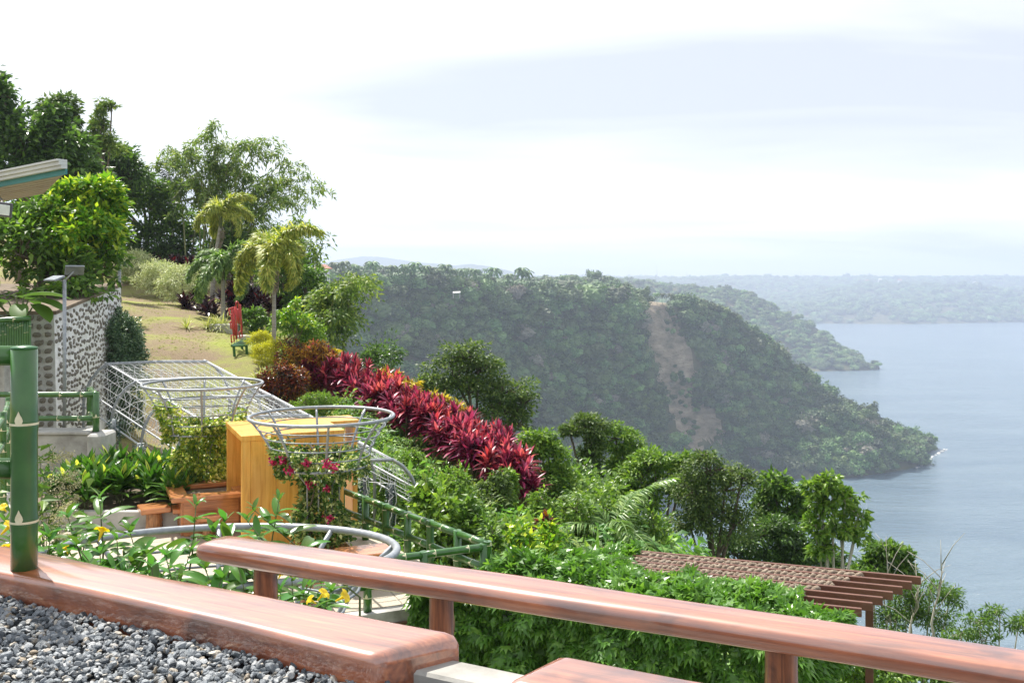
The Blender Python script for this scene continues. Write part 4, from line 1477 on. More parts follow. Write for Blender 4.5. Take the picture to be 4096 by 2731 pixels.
def climber(label, c, R, zb, zr, mat, nl, seed, flower=None, nfl=0, full=.5, cage=.34, leaf=.075, side=None, name='bougainvillea_vine'):
    Rn = np.random.default_rng(seed)
    root = thing(name, label, 'climbing plant', c)
    m = MB()
    for k in range(9):
        a = Rn.random() * 6.28
        pth = []
        for t in np.linspace(0, 1, 10):
            rr = cage * (.8 if t < .8 else .8 + 2.2 * (t - .8))
            pth.append(c + Vector((math.cos(a + t * 2) * rr, math.sin(a + t * 2) * rr, .3 + (zb + .3 - .3) * t)))
        m.tube(pth, [.022 - .014 * t for t in np.linspace(0, 1, 10)], 5)
    m.build('stem', M['bark'], root)
    n1 = int(nl * .55)
    a = Rn.random(n1) * 6.28; z = .3 + Rn.random(n1) * (zb - .25)
    bulge = cage * (1.05 + .28 * np.sin(z * 5.1 + seed) + .2 * np.sin(a * 3 + z * 4))
    rr = bulge * (.72 + .5 * Rn.random(n1) ** 1.4)
    p1 = np.stack([c.x + np.cos(a) * rr, c.y + np.sin(a) * rr, c.z + z], 1)
    d1 = np.stack([np.cos(a), np.sin(a), Rn.normal(-.2, .6, n1)], 1) + Rn.normal(0, .45, (n1, 3))
    n2 = nl - n1
    cl = 26
    ca = Rn.random(cl) * 6.28; ct = Rn.random(cl) ** 2 * full
    if side is not None: ca[: cl // 2] = side + Rn.normal(0, .7, cl // 2)
    pk = Rn.integers(0, cl, n2)
    t = ct[pk] + Rn.normal(0, .07, n2)
    rad = R * (.64 + .36 * np.clip(t, 0, 1) ** 1.7) * (1 - .5 * np.abs(Rn.normal(0, .28, n2)))
    a = ca[pk] + Rn.normal(0, .2, n2)
    p2 = np.stack([c.x + np.cos(a) * rad, c.y + np.sin(a) * rad, c.z + zb + t * (zr - zb) - .06 + Rn.normal(0, .05, n2)], 1)
    d2 = np.stack([np.cos(a), np.sin(a), Rn.normal(.1, .6, n2)], 1) + Rn.normal(0, .6, (n2, 3))
    V, Fc = leaves(np.r_[p1, p2], np.r_[d1, d2], leaf * Rn.uniform(.7, 1.3, n1 + n2), leaf * .72, LEAF, .6, Rn)
    put('foliage', np_mesh('foliage', V, Fc), mat, root)
    if flower:
        for k in range(nfl):
            if k % 3 == 2:
                aa = Rn.uniform(3.6, 5.6); zz = Rn.uniform(.6, zb); rr_ = cage * 1.25
            else:
                aa = Rn.uniform(3.3, 6.2); zz = zb + Rn.uniform(-.05, .4) * (zr - zb); rr_ = R * .72
            cc = np.array([c.x + math.cos(aa) * rr_, c.y + math.sin(aa) * rr_, c.z + zz])
            nb = 40
            pp = cc + Rn.normal(0, .034, (nb, 3))
            V, Fc = leaves(pp, rand_unit(nb, Rn), .06, .05, LEAF, .8, Rn)
            put('flower_cluster', np_mesh('flower_cluster', V, Fc), flower, root)
    return root


basket('grey steel wire basket on a stem in front of the golden kiosk', c1, 1.24, 1.66, 2.5, 1)
climber('cream edged bougainvillea with magenta flowers climbing the basket by the golden kiosk', c1, 1.24, 1.66, 2.5, M['leaf_var'], 8500, 5, M['bract'], 9, .5, .33, .085)
cb2 = P(203, 0, 20.6); cb2.z = PZ
basket('grey steel wire basket on a stem behind the golden kiosk', cb2, 1.2, 1.75, 2.72, 2)
climber('yellow variegated bougainvillea filling the basket behind the golden kiosk', cb2, 1.2, 1.75, 2.72, M['leaf_varyel'], 9000, 9, None, 0, .6, .4, .09)
c3 = P(217, 0, 8.35); c3.z = Hz(XD(217, 8.35), 8.35) - .05
zr3 = ZP(552, 8.35) - c3.z
basket('large near steel wire basket ring among the yellow flowered shrubs', c3, 1.5, zr3 - .85, zr3, 3, Matrix.Rotation(-.1, 3, 'X'), .034, .62)


# ------------------------------------------------------------------ golden trumpet shrubs round the near basket
def leaf_mesh(seed, L=1.0, W=.34, arch=.5):
    V, Fc = [], []
    strap(V, Fc, (0, 0, 0), (1, 0, .25), L, W, arch, 6, .35)
    return np_mesh('leaf', np.array(V), np.array(Fc), True)


M['leaf_allam'] = m_leaf('glossy golden trumpet leaves', [(0, (0.056, 0.138, 0.025)), (.6, (0.098, 0.223, 0.040)), (1, (0.182, 0.339, 0.065))], .25, .35, .25)
ALL = [leaf_mesh(k, 1, w, a) for k, (w, a) in enumerate(((.31, .5), (.28, .9), (.34, .3), (.3, 1.3)))]
for me in ALL: me.materials.append(M['leaf_allam'])


def flower_mesh():
    V, Fc = [], []
    for k in range(5):
        a = k * 2 * PI / 5
        strap(V, Fc, (0, 0, .25), (math.cos(a), math.sin(a), .55), .55, .52, .9, 4, .2)
    V2 = [np.array((math.cos(2 * PI * k / 8) * r, math.sin(2 * PI * k / 8) * r, z)) for z, r in ((-.5, .05), (-.1, .09), (.27, .16)) for k in range(8)]
    b = len(V)
    V += V2
    for i in range(2):
        for k in range(8):
            Fc.append((b + i * 8 + k, b + i * 8 + (k + 1) % 8, b + (i + 1) * 8 + (k + 1) % 8, b + (i + 1) * 8 + k))
    me = np_mesh('flower', np.array(V), np.array(Fc), True)
    me.materials.append(M['petal'])
    return me


FLW = flower_mesh()


def trumpet_shrub(label, shoots, flowers, seed, zroot):
    Rn = np.random.default_rng(seed)
    q = P(*shoots[0][:3])
    root = thing('golden_trumpet_shrub', label, 'shrub', (q.x, q.y, zroot))
    for sh in shoots:
        px, py, d = sh[:3]
        nw = (sh[3] if len(sh) > 3 else 5) + 1
        tip = P(px, py, d)
        lean = Vector((Rn.normal(0, .12), Rn.normal(0, .1), 0))
        b = tip + Vector((0, 0, -.75)) - lean * 2
        pts = [Vector((b.x, b.y, zroot)), b, b.lerp(tip, .5) + Vector((Rn.normal(0, .02), Rn.normal(0, .02), .02)), tip]
        MB().tube(pts, [.014, .009, .006, .003], 6).build('stem', M['stem'], root)
        for w in range(nw):
            t = 1 - w * .15
            if t < -.1: break
            p = (b.lerp(tip, max(0, t)) if t < 1 else tip)
            L = (.11 if w == 0 else .19 if w == 1 else .235) * Rn.uniform(.85, 1.15)
            a0 = Rn.random() * 6
            for k in range(4):
                o = put('leaf', ALL[Rn.integers(0, 4)], None, root, True)
                o.location = p + Vector((Rn.normal(0, .006), Rn.normal(0, .006), Rn.normal(0, .012)))
                s = L * Rn.uniform(.85, 1.15)
                o.scale = (s, s, s)
                o.rotation_euler = (Rn.normal(0, .25), -.75 if w == 0 else Rn.normal(-.15, .28), a0 + k * PI / 2 + Rn.normal(0, .2))
    for px, py, d, s in flowers:
        o = put('flower', FLW, None, root, True)
        o.location = P(px, py, d); o.scale = (s, s, s)
        o.rotation_euler = (Rn.uniform(.3, 1.3), Rn.normal(0, .4), Rn.random() * 6)
    return root


zs = -3.5
trumpet_shrub('golden trumpet shrub with glossy leaves rising behind the green bamboo post', [(67, 514, 6.6, 6), (88, 522, 6.9), (100, 500, 6.7, 4), (117, 540, 6.4, 5), (130, 531, 6.8, 5), (50, 538, 6.5, 5), (146, 552, 6.6, 4), (77, 545, 6.3, 5), (100, 552, 6.3, 5), (131, 560, 6.3, 4), (60, 556, 6.2, 4), (152, 566, 6.2, 3), (113, 568, 6.1, 3)],
              [(101, 533, 6.4, .1), (66, 549, 6.3, .06)], 51, zs)
trumpet_shrub('golden trumpet shrub spreading between the slab bench and the near basket', [(166, 556, 6.4, 3), (191, 550, 6.6, 5), (196, 505, 7.2, 3), (214, 530, 7.0, 3), (205, 568, 6.1, 4), (238, 566, 6.2, 4), (254, 509, 7.3, 3), (279, 500, 7.4, 3), (178, 575, 6.0, 3), (222, 577, 6.0, 3), (247, 520, 7.2, 2), (225, 521, 7.2, 2)], [], 52, zs)
trumpet_shrub('golden trumpet shrub flowering under the plank rail between two log posts', [(292, 580, 6.6, 4), (311, 585, 6.7, 4), (321, 580, 6.8, 3), (303, 592, 6.4, 3), (262, 566, 7.0, 3), (246, 563, 7.0, 3), (280, 590, 6.5, 3), (330, 592, 6.6, 3)],
              [(287, 569, 6.5, .1), (342, 597, 6.4, .1), (322, 595, 6.4, .09), (329, 580, 6.8, .08), (281, 573, 6.5, .08), (312, 600, 6.3, .07)], 53, zs)
trumpet_shrub('golden trumpet shrub with yellow flowers at the outer side of the bamboo post', [(5, 520, 6.6, 5), (-12, 528, 6.6, 5), (14, 545, 6.4, 4), (-4, 548, 6.3, 5), (24, 535, 6.8, 4)],
              [(7, 528, 6.3, .1), (8, 553, 5.6, .11), (4, 508, 6.8, .07), (18, 533, 6.4, .08)], 54, zs)

# shrub with cream sprays
def spray_shrub(label, tips, base, seed):
    Rn = np.random.default_rng(seed)
    root = thing('blossom_shrub', label, 'shrub', base)
    st = MB(); pos, drs, lp, ld = [], [], [], []
    for px, py, d, L, an in tips:
        p = P(px, py, d)
        st.tube([base, base.lerp(p, .6) + Vector((0, 0, .2)), p], [.012, .008, .004], 5)
        n = 380
        t = Rn.random(n)
        ax = Vector((math.cos(an), -.2, math.sin(an))).normalized()
        w = (.035 + .17 * (1 - t)) * L
        q = np.array(p)[None] + np.array(ax)[None] * (t[:, None] * L) + Rn.normal(0, 1, (n, 3)) * w[:, None]
        pos.append(q); drs.append(rand_unit(n, Rn))
        m_ = 26
        lp.append(np.array(p)[None] + Rn.normal(0, .18, (m_, 3)) - np.array([0, 0, .2])); ld.append(rand_unit(m_, Rn) * np.array([1, 1, .4]))
        for _ in range(7):
            a_ = p + ax * Rn.uniform(0, .7) * L
            st.tube([a_, a_ + Vector(tuple(rand_unit(1, Rn)[0])) * .15 * L + ax * .1], [.003, .002], 4)
    st.build('stem', M['stem'], root)
    V, Fc = leaves(np.concatenate(pos), np.concatenate(drs), .02, .016, DIAM, .7, Rn)
    put('blossom_spray', np_mesh('blossom_spray', V, Fc), M['panicle'], root)
    V, Fc = leaves(np.concatenate(lp), np.concatenate(ld), .2, .09, LEAF, .4, Rn)
    put('foliage', np_mesh('foliage', V, Fc), M['leaf_mid'], root)


spray_shrub('shrub with airy cream blossom sprays beside the green bamboo post', [(42, 485, 10.5, .45, .35), (46, 505, 10.5, .5, .6), (44, 528, 10, .42, .7), (52, 540, 9.8, .3, .2), (40, 460, 11, .4, .2), (60, 520, 10.4, .35, .9)], Vector((-4.9, 10.5, -3.55)), 61)

# ------------------------------------------------------------------ stone wall on the far side of the terrace
wA, wB = Vector((-11.42, 25.0, 0)), Vector((-12.85, 33.0, 0))          # near and far foot of the long face
wdir = (wB - wA).normalized(); wout = Vector((wdir.y, -wdir.x, 0))      # outwards, to the lawn
WL = (wB - wA).length
zbA, zbB, ztA, ztB = -3.45, -3.5, .64, 1.3
wall = thing('stone_wall', 'tall retaining wall of dark stones set in thick white mortar', 'wall', (wA.x, wA.y, zbA))
bat = .35                                                               # the near end leans back towards its top


def WP(s, z, o=0.0):
    """point on the long face, s metres from the near end"""
    k = (z - zbA) / 4.1
    p = wA + wdir * s + wout * (o - .12 * k) + wdir * 0
    return Vector((p.x, p.y, z))


thk = 1.3
m = MB()
v = []
lean = -.16
for s, zt, zb in ((0, ztA, zbA), (WL, ztB, zbB)):
    for o_, z_ in ((.0, zb), (-.12, zt), (-.12 - thk, zt), (-thk - .2, zb)):
        p = wA + wdir * (s + (.0 if s else (0.18 * (z_ - zbA) / 4.1))) + wout * o_
        v.append((p.x, p.y, z_))
m.add(v, [(0, 4, 5, 1), (1, 5, 6, 2), (2, 6, 7, 3), (3, 7, 4, 0), (4, 7, 6, 5)], False)
m.build('mortar', M['mortar'], wall)
# the near end of the wall, with grey mortar
m = MB()
q = [Vector(v[0]), Vector(v[1]), Vector(v[2]), Vector(v[3])]
fo = -wdir * .03
m.add([p for p in q] + [p + fo for p in q], [(4, 7, 6, 5), (0, 1, 5, 4), (1, 2, 6, 5), (2, 3, 7, 6), (3, 0, 4, 7)], False)
m.build('end_face', M['mortar_grey'], wall)


def stone_mesh(seed):
    R = np.random.default_rng(seed)
    n = 8
    ang_ = np.sort(np.linspace(0, 2 * PI, n, endpoint=False) + R.uniform(-.25, .25, n))
    r = R.uniform(.72, 1.0, n) * .5
    pts = np.stack([np.sign(np.cos(ang_)) * np.abs(np.cos(ang_)) ** .75 * r, np.sign(np.sin(ang_)) * np.abs(np.sin(ang_)) ** .75 * r], 1)
    V = [(x, -.3, y) for x, y in pts] + [(x * .93, .55, y * .93) for x, y in pts] + [(x * .6 + R.normal(0, .03), 1.0, y * .6 + R.normal(0, .03)) for x, y in pts] + [(0, 1.05, 0)]
    Fc = []
    for l_ in range(2):
        for k in range(n):
            Fc.append((l_ * n + k, (l_ + 1) * n + k, (l_ + 1) * n + (k + 1) % n, l_ * n + (k + 1) % n))
    for k in range(n): Fc.append((2 * n + k, 3 * n, 2 * n + (k + 1) % n))
    return MB().add(V, Fc, True).mesh('stone')


STN = [stone_mesh(300 + k) for k in range(12)]
for me in STN: me.materials.append(M['stone'])
R4 = np.random.default_rng(44)
cells = []
ch, cw = .15, .27
row = 0
z = zbA + .9
while z < 1.3:
    s = .06 + .3 * R4.random()
    while s < WL - .1:
        w_ = cw * R4.uniform(.55, 1.6)
        zt = ztA + (ztB - ztA) * s / WL
        if z < zt - .12: cells.append((s + w_ / 2, z + R4.normal(0, .045), w_, ch * R4.uniform(.75, 1.35)))
        s += w_
    z += ch; row += 1
cells.sort(key=lambda c_: c_[0])
fm = Matrix((wdir, wout, Vector((0, 0, 1)))).transposed()
extra = MB()
for k, (s, z, w_, h_) in enumerate(cells):
    p = WP(s, z, .0)
    sx, sz = w_ * R4.uniform(.55, .78), h_ * R4.uniform(.58, .8)
    mt = fm @ Matrix.Rotation(R4.normal(0, .35), 3, 'Y')
    me = STN[R4.integers(0, 12)]
    if k < 290:
        o = put('stone', me, None, wall, True)
        o.matrix_basis = Matrix.Translation(p) @ mt.to_4x4() @ Matrix.Diagonal((sx, .045, sz, 1))
    else:
        extra.add([p + mt @ Vector((c_.co.x * sx, c_.co.y * .045, c_.co.z * sz)) for c_ in me.vertices], [tuple(f_.vertices) for f_ in me.polygons], True)
tag(extra.build('stone_field', M['stone'], wall), kind='stuff')
# stones of the near end
ed = (Vector(v[3]) - Vector(v[0])); ed.z = 0; ew = ed.length; ed.normalize()
em = Matrix((ed, -wdir, Vector((0, 0, 1)))).transposed()
z = zbA + .8
while z < ztA - .1:
    s = .02
    hh = R4.uniform(.17, .27)
    while s < ew - .08:
        w_ = R4.uniform(.16, .32)
        if s + w_ > ew + .06: w_ = ew - s
        t = (z - zbA) / (ztA - zbA)
        p = Vector(v[0]).lerp(Vector(v[1]), t) + ed * (s + w_ / 2) - wdir * .03
        p.z = z + hh / 2
        o = put('stone', STN[R4.integers(0, 12)], None, wall, True)
        o.matrix_basis = Matrix.Translation(p) @ (em @ Matrix.Rotation(R4.normal(0, .15), 3, 'Y')).to_4x4() @ Matrix.Diagonal((w_ * .86, .05, hh * .84, 1))
        s += w_
    z += hh
m = MB()
cpts = []
for s, zt in ((-.05, ztA), (WL + .05, ztB)):
    for o_, dz in ((-.06, .0), (-.06, .09), (-thk - .1, .09), (-thk - .1, .0)):
        p = wA + wdir * (s + (.18 if s < 0 else 0)) + wout * o_
        cpts.append((p.x, p.y, zt + dz))
m.add(cpts, [(0, 4, 5, 1), (1, 5, 6, 2), (2, 6, 7, 3), (0, 1, 2, 3), (4, 7, 6, 5)], False)
m.build('cap', M['soil'], wall)
# raised soil behind the wall
bp_ = [wA + wdir * .2 - wout * .75, wB - wout * .75, wB - wout * 12, wA - wout * 12 + wdir * .2]
ub = MB()
ub.add([(p.x, p.y, -3.6) for p in bp_] + [(bp_[0].x, bp_[0].y, .66), (bp_[1].x, bp_[1].y, 1.3), (bp_[2].x, bp_[2].y, 1.6), (bp_[3].x, bp_[3].y, 1.0)],
       [(4, 5, 6, 7), (0, 4, 7, 3), (1, 2, 6, 5), (2, 3, 7, 6), (0, 1, 5, 4)], False)
tag(ub.build('upper_terrace_ground', M['soil']), kind='structure')

# concrete block and railing in front of the wall
cbx = thing('concrete_parapet', 'weathered pale concrete parapet carrying a green bamboo style railing', 'parapet', P(70, 440, 22.6))
m = MB()
a_, b_ = P(20, 0, 22.6), P(101, 0, 22.6)
for nm, x0, x1, y0, y1, z0, z1 in (('wall', a_.x, b_.x - .17, 22.45, 22.85, -3.45, ZP(434, 22.5)), ('ledge', a_.x, b_.x - .2, 22.38, 22.95, ZP(434, 22.5) + .003, ZP(430, 22.5)), ('end_block', b_.x - .165, b_.x + .2, 22.2, 23.0, -3.45, ZP(432, 22.5))):
    MB().bbox(((x0 + x1) / 2, (y0 + y1) / 2, (z0 + z1) / 2), (x1 - x0, y1 - y0, z1 - z0), .05 if nm == 'end_block' else .02).build(nm, M['concrete'], cbx)
zt = ZP(431, 22.6)
railing('stair_railing', 'green bamboo style railing on the concrete parapet before the stone wall', [Vector((XD(-20, 22.6), 22.6, zt)), Vector((XD(96, 22.6), 22.6, zt)), Vector((XD(90, 23.6), 23.6, zt))], .84, .064, .3, None, .075)
# curving rail beside the steps
sr = thing('step_railing', 'green bamboo style handrail descending beside the concrete steps', 'railing', P(8, 440, 17.5))
zst = -2.1
sp = [P(-8, 0, 16.5), P(3.2, 0, 17.6), P(8.5, 0, 18.6)]
for k, p in enumerate(sp): culm(Vector((p.x, p.y, -2.6)), Vector((p.x, p.y, -.95 + .14 * k)), .055, 'post', sr, 60 + k, .4, .3, seg=12)
for z0 in (-1.05, -1.5):
    for k in range(2):
        culm(Vector((sp[k].x, sp[k].y, z0 + .14 * k)), Vector((sp[k + 1].x, sp[k + 1].y, z0 + .14 * (k + 1))), .048, 'rail', sr, 70 + k, .36, None, seg=12)
st_ = thing('concrete_steps', 'pale concrete steps beside the green handrail', 'steps', P(10, 450, 18))
for k in range(4):
    MB().bbox((XD(4, 18.6) - .5 - .15 * k, 18.2 + .34 * k, -3.45 + (.85 + .17 * k) / 2), (1.9, .338, .85 + .17 * k), .015).build('step', M['concrete'], st_)

# palisade of bamboo poles by the wall
pf = thing('bamboo_palisade', 'close green bamboo palisade fence on the raised ground beside the stone wall', 'fence', P(0, 346, 23.6))
culm(P(-30, 322, 23.2), P(31, 317.5, 23.8), .06, 'rail', pf, 81, .36, None, seg=10)
for k in range(26):
    px = 30 - k * 2.45
    d = 23.8 - .25 * k / 26
    culm(P(px, 362, d), P(px, 318.5, d), .031, 'pole', pf, 90 + k, .5, None, True, 8)
MB().box((XD(-40, 24.1), 24.1, (ZP(362, 24) - 3.45) / 2), (2.4, .5, ZP(362, 24) + 3.45)).build('base', M['concrete'], pf)


# ------------------------------------------------------------------ lamps, eave
def solar_lamp(label, px, py_top, py_base, d, r, heads):
    top, base = P(px, py_top, d), P(px, py_base, d)
    root = thing('solar_lamp', label, 'lamp', base)
    MB().tube([base, top], r, 8).build('pole', M['steel'], root)
    for sx, tilt_, zz in heads:
        rm = Euler((tilt_, 0, sx * .5)).to_matrix()
        c_ = top + Vector((sx * .24, 0, zz))
        MB().bbox(c_, (.42, .3, .05), .01, rot=rm).build('panel', M['solar'], root)
        MB().tube([top + Vector((0, 0, -.05)), c_], .02, 6).build('bracket', M['steel'], root)
    return root


solar_lamp('twin headed solar lamp on a grey pole before the stone wall', 64.5, 279, 440, 23.6, .045, [(-1, .35, .02), (1, -.75, .22)])
solar_lamp('solar lamp on a thin pole at the far end of the stone wall', 119.5, 238, 330, 33.4, .055, [(.2, -.4, .08)])

er = thing('roof_eave', 'pale metal roof eave with gutter, teal trim and ribbed brown soffit', 'roof', P(40, 190, 13))
A_, B_, Cc = P(66, 172, 12.0), P(-40, 192.5, 12.9), P(43, 194, 16.5)
Dd = B_ + (Cc - A_)
sn = (Cc - A_).cross(B_ - A_).normalized()
if sn.z < 0: sn = -sn
m = MB()
nr = 9
for k in range(nr):
    t0, t1 = k / nr, (k + .78) / nr
    q = [A_.lerp(Cc, t0), A_.lerp(Cc, t1), B_.lerp(Dd, t1), B_.lerp(Dd, t0)]
    mm = MB(); mm.add([p for p in q] + [p + sn * .03 for p in q], [(0, 1, 2, 3), (7, 6, 5, 4), (0, 4, 5, 1), (1, 5, 6, 2), (2, 6, 7, 3), (3, 7, 4, 0)], False)
    mm.build('soffit_rib', M['soffit'], er)
q = [A_, Cc, Dd, B_]
m = MB(); m.add([p + sn * .028 for p in q] + [p + sn * .16 for p in q], [(0, 1, 2, 3), (7, 6, 5, 4), (0, 4, 5, 1), (1, 5, 6, 2), (2, 6, 7, 3), (3, 7, 4, 0)], False)
m.build('roof_sheet', M['roof_metal'], er)
gd = (B_ - A_).normalized(); go_ = Vector((-gd.y, gd.x, 0)); go_ = go_ if go_.y < 0 else -go_
def gut(name, z0, z1, o0, o1, mt):
    a, b = A_ - gd * .03, B_
    v_ = []
    for p in (a, b):
        for o_, zz in ((o0, z0), (o1, z0), (o1, z1), (o0, z1)):
            v_.append(p + go_ * o_ + Vector((0, 0, zz)))
    return MB().add(v_, [(0, 1, 2, 3), (7, 6, 5, 4), (0, 4, 5, 1), (1, 5, 6, 2), (2, 6, 7, 3), (3, 7, 4, 0)], False).build(name, M[mt], er)
gut('teal_trim', -.03, .035, .004, .03, 'teal')
gut('gutter', .037, .075, .006, .09, 'roof_metal')
gut('gutter', .077, .12, .006, .12, 'roof_metal')
gut('gutter', .122, .145, .006, .15, 'roof_metal')
fl = thing('flood_light', 'dark framed floodlight mounted under the roof eave', 'lamp', P(4, 209, 11.5))
rf_ = Euler((.9, .12, .25)).to_matrix()
MB().bbox(P(2, 209, 11.5), (.22, .03, .17), .01, rot=Euler((.25, .12, .3)).to_matrix()).build('case', M['black_case'], fl)
MB().bbox(P(2, 209, 11.5) + Euler((.25, .12, .3)).to_matrix() @ Vector((-.005, -.018, 0)), (.18, .012, .12), .004, rot=Euler((.25, .12, .3)).to_matrix()).build('lens', M['lens'], fl)
MB().tube([P(2, 209, 11.55), P(2, 200, 12.2), P(-4, 192, 13)], .012, 6).build('bracket', M['black_case'], fl)

# ------------------------------------------------------------------ trellis tunnel down the slope
T0, T1 = Vector((-9.78, 27.5, -3.1)), Vector((-3.95, 22.3, -4.9))
AC = Vector((.955, .295, 0)).normalized()
HT = 2.32
half = 1.9
prof = [(-half, -.75), (-half, 1.3), (-half * .97, 1.62), (-half * .9, 1.92), (-half * .8, 2.16), (-half * .68, HT), (0, HT + .03), (half * .68, HT), (half * .8, 2.16), (half * .9, 1.92), (half * .97, 1.62), (half, 1.3), (half, -.75)]
tn = thing('trellis_tunnel', 'arched grey pipe and wire mesh tunnel hung with fairy lights down the slope', 'trellis', T0)


def TP(t, a, h):
    c_ = T0.lerp(T1, t)
    return Vector((c_.x + AC.x * a, c_.y + AC.y * a, c_.z + h))


NA = 6
for k in range(NA):
    t = k / (NA - 1)
    pts = [TP(t, *q) for q in prof]
    MB().tube(pts, .042, 8).build('arch', M['steel'], tn)
for a, h in (prof[2], prof[5], prof[7], prof[10], (-half - .02, 1.2), (half + .02, 1.2)):
    MB().tube([TP(t, a, h) for t in np.linspace(-.02, 1.02, 12)], .024, 6).build('purlin', M['steel_lt'], tn)
m = MB()
wp_ = prof[1:-1]
for t in np.linspace(0, 1, 60):
    m.tube([TP(t, a * 1.015, h + .015) for a, h in wp_], .0042, 3, False)
cum = np.r_[0, np.cumsum([math.dist(a, b) for a, b in zip(wp_[:-1], wp_[1:])])]
for q in np.linspace(0, cum[-1], 24):
    a = np.interp(q, cum, [p[0] for p in wp_]); h = np.interp(q, cum, [p[1] for p in wp_])
    m.tube([TP(t, a * 1.015, h + .015) for t in np.linspace(0, 1, 8)], .0042, 3, False)
tag(m.build('wire_mesh', M['steel_lt'], tn), kind='stuff')
R5 = np.random.default_rng(55)
for k in range(NA * 2 - 1):
    t = k / (NA * 2 - 2)
    m = MB()
    for j in range(22):
        a = -half * .95 + 2 * half * .95 * (j + R5.random() * .6) / 22
        h0 = np.interp(abs(a), [0, half * .68, half * .8, half * .9, half * .97, half], [HT, HT, 2.16, 1.92, 1.62, 1.3]) - .05
        L_ = R5.uniform(.4, 1.5) * (1 if R5.random() < .75 else .4)
        pts, z = [], 0
        while z < L_:
            pts.append(TP(t, a + R5.normal(0, .022), h0 - z) + Vector((R5.normal(0, .02), R5.normal(0, .02), 0)))
            z += .11
        if len(pts) > 1: m.tube(pts, .0095, 3, False)
    sw = [TP(t, a, np.interp(abs(a), [0, half], [HT - .1, 1.6]) - .14 * abs(math.sin(a * 2.5))) for a in np.linspace(-half, half, 14)]
    m.tube(sw, .009, 3, False)
    tag(m.build('light_curtain', M['lights'], tn), kind='stuff')


# pale gravel path under the tunnel
v_, f_ = [], []
for i_ in range(19):
    t = -.12 + 1.2 * i_ / 18
    for j_ in range(7):
        p = TP(t, -half * .85 + half * 1.7 * j_ / 6, 0)
        v_.append((p.x, p.y, Hz(p.x, p.y) + .03))
for i_ in range(18):
    for j_ in range(6):
        f_.append((i_ * 7 + j_, i_ * 7 + j_ + 1, (i_ + 1) * 7 + j_ + 1, (i_ + 1) * 7 + j_))
tag(MB().add(v_, f_, True).build('gravel_path', m_noise('pale grit path', [(.3, (.16, .15, .14)), (.5, (.33, .31, .28)), (.7, (.52, .49, .44))], 3, .9, .6, bscale=40, detail=8)), kind='structure')


def garland_post(label, p, h, r, seed, group=None):
    root = thing('garland_post', label, 'post', p, 0, group)
    MB().tube([p, p + Vector((0, 0, h))], .05, 8).build('post', M['steel'], root)
    Rn = np.random.default_rng(seed)
    n = int(900 * h)
    z = Rn.random(n) * h; a = Rn.random(n) * 6.28; rr = r * (.5 + .5 * Rn.random(n))
    pos = np.stack([p.x + np.cos(a) * rr * .6, p.y + np.sin(a) * rr * .6, p.z + z], 1)
    V_, F_ = leaves(pos, np.stack([np.cos(a), np.sin(a), Rn.normal(0, .4, n)], 1), .08, .018, DIAM, .5, Rn)
    put('garland', np_mesh('garland', V_, F_), M['leaf_garland'], root)


for k, t in enumerate((.78, .9, 1.0)):
    b_ = TP(t, half * .93, 0)
    garland_post(['tinsel wrapped steel post of the trellis tunnel, uppermost of its three', 'tinsel wrapped steel post of the trellis tunnel, middle of its three', 'tinsel wrapped steel post of the trellis tunnel, at its very lower end'][k], Vector((b_.x, b_.y, b_.z - .3)), 1.75, .15, 400 + k, 'tinsel posts of the trellis tunnel')
garland_post('tall tinsel wrapped post beside the concrete parapet end', P(114, 466, 24.2), 1.15, .2, 410)
garland_post('short tinsel wrapped post behind the dracaena bed', P(139, 466, 23.4), .55, .2, 411)


# ------------------------------------------------------------------ trees and bushes
def px_lobes(ls, d0):
    """(px, py, rx_px, rz_px[, distance]) -> world lobes"""
    out_ = []
    for q in ls:
        d = q[4] if len(q) > 4 else d0
        c_ = P(q[0], q[1], d)
        rx, rz = q[2] * d / F, q[3] * d / F
        out_.append((c_.x, c_.y, c_.z, rx, max(rx, rz) * .85, rz))
    return out_


def tree(name, label, cat, ls, d, mat, n, leaf, base=None, seed=1, bark='bark', tr=.09, clumps=14, spread=.26, aspect=.5, tpl=LEAF, shell=.55, group=None, twigs=True, roll=.6, trunk_name='trunk'):
    Rn = np.random.default_rng(seed)
    lob = px_lobes(ls, d)
    cx = np.mean([l_[0] for l_ in lob]); cy = np.mean([l_[1] for l_ in lob]); cz = np.mean([l_[2] for l_ in lob])
    if base is None:
        base = Vector((cx, cy, min(Hz(cx, cy), min(l_[2] - l_[5] for l_ in lob)) - .1))
    root = thing(name, label, cat, base, 0, group)
    pos, dr, cl = crown_points(lob, n, Rn, clumps, spread, shell)
    V_, F_ = leaves(pos, dr, leaf * Rn.uniform(.65, 1.3, len(pos)), leaf * aspect * Rn.uniform(.8, 1.2, len(pos)), tpl, roll, Rn)
    put('crown', np_mesh('crown', V_, F_), mat, root)
    m = MB()
    mid = base.lerp(Vector((cx, cy, cz)), .55)
    m.tube([base, base.lerp(mid, .5) + Vector((Rn.normal(0, tr), Rn.normal(0, tr), 0)), mid], [tr * 1.3, tr, tr * .8], 8)
    for l_, cc in zip(lob, cl):
        c_ = Vector(l_[:3])
        j = mid.lerp(c_, .5) + Vector((Rn.normal(0, tr), Rn.normal(0, tr), l_[5] * .1))
        m.tube([mid, j, c_], [tr * .7, tr * .5, tr * .3], 6, False)
        if twigs:
            for p in cc[:: max(1, len(cc) // 9)]:
                e = Vector(p)
                m.tube([c_, c_.lerp(e, .55) + Vector((Rn.normal(0, .06), Rn.normal(0, .06), Rn.normal(0, .06))), e], [tr * .28, tr * .16, tr * .07], 5, False)
    m.build(trunk_name, M[bark], root)
    return root


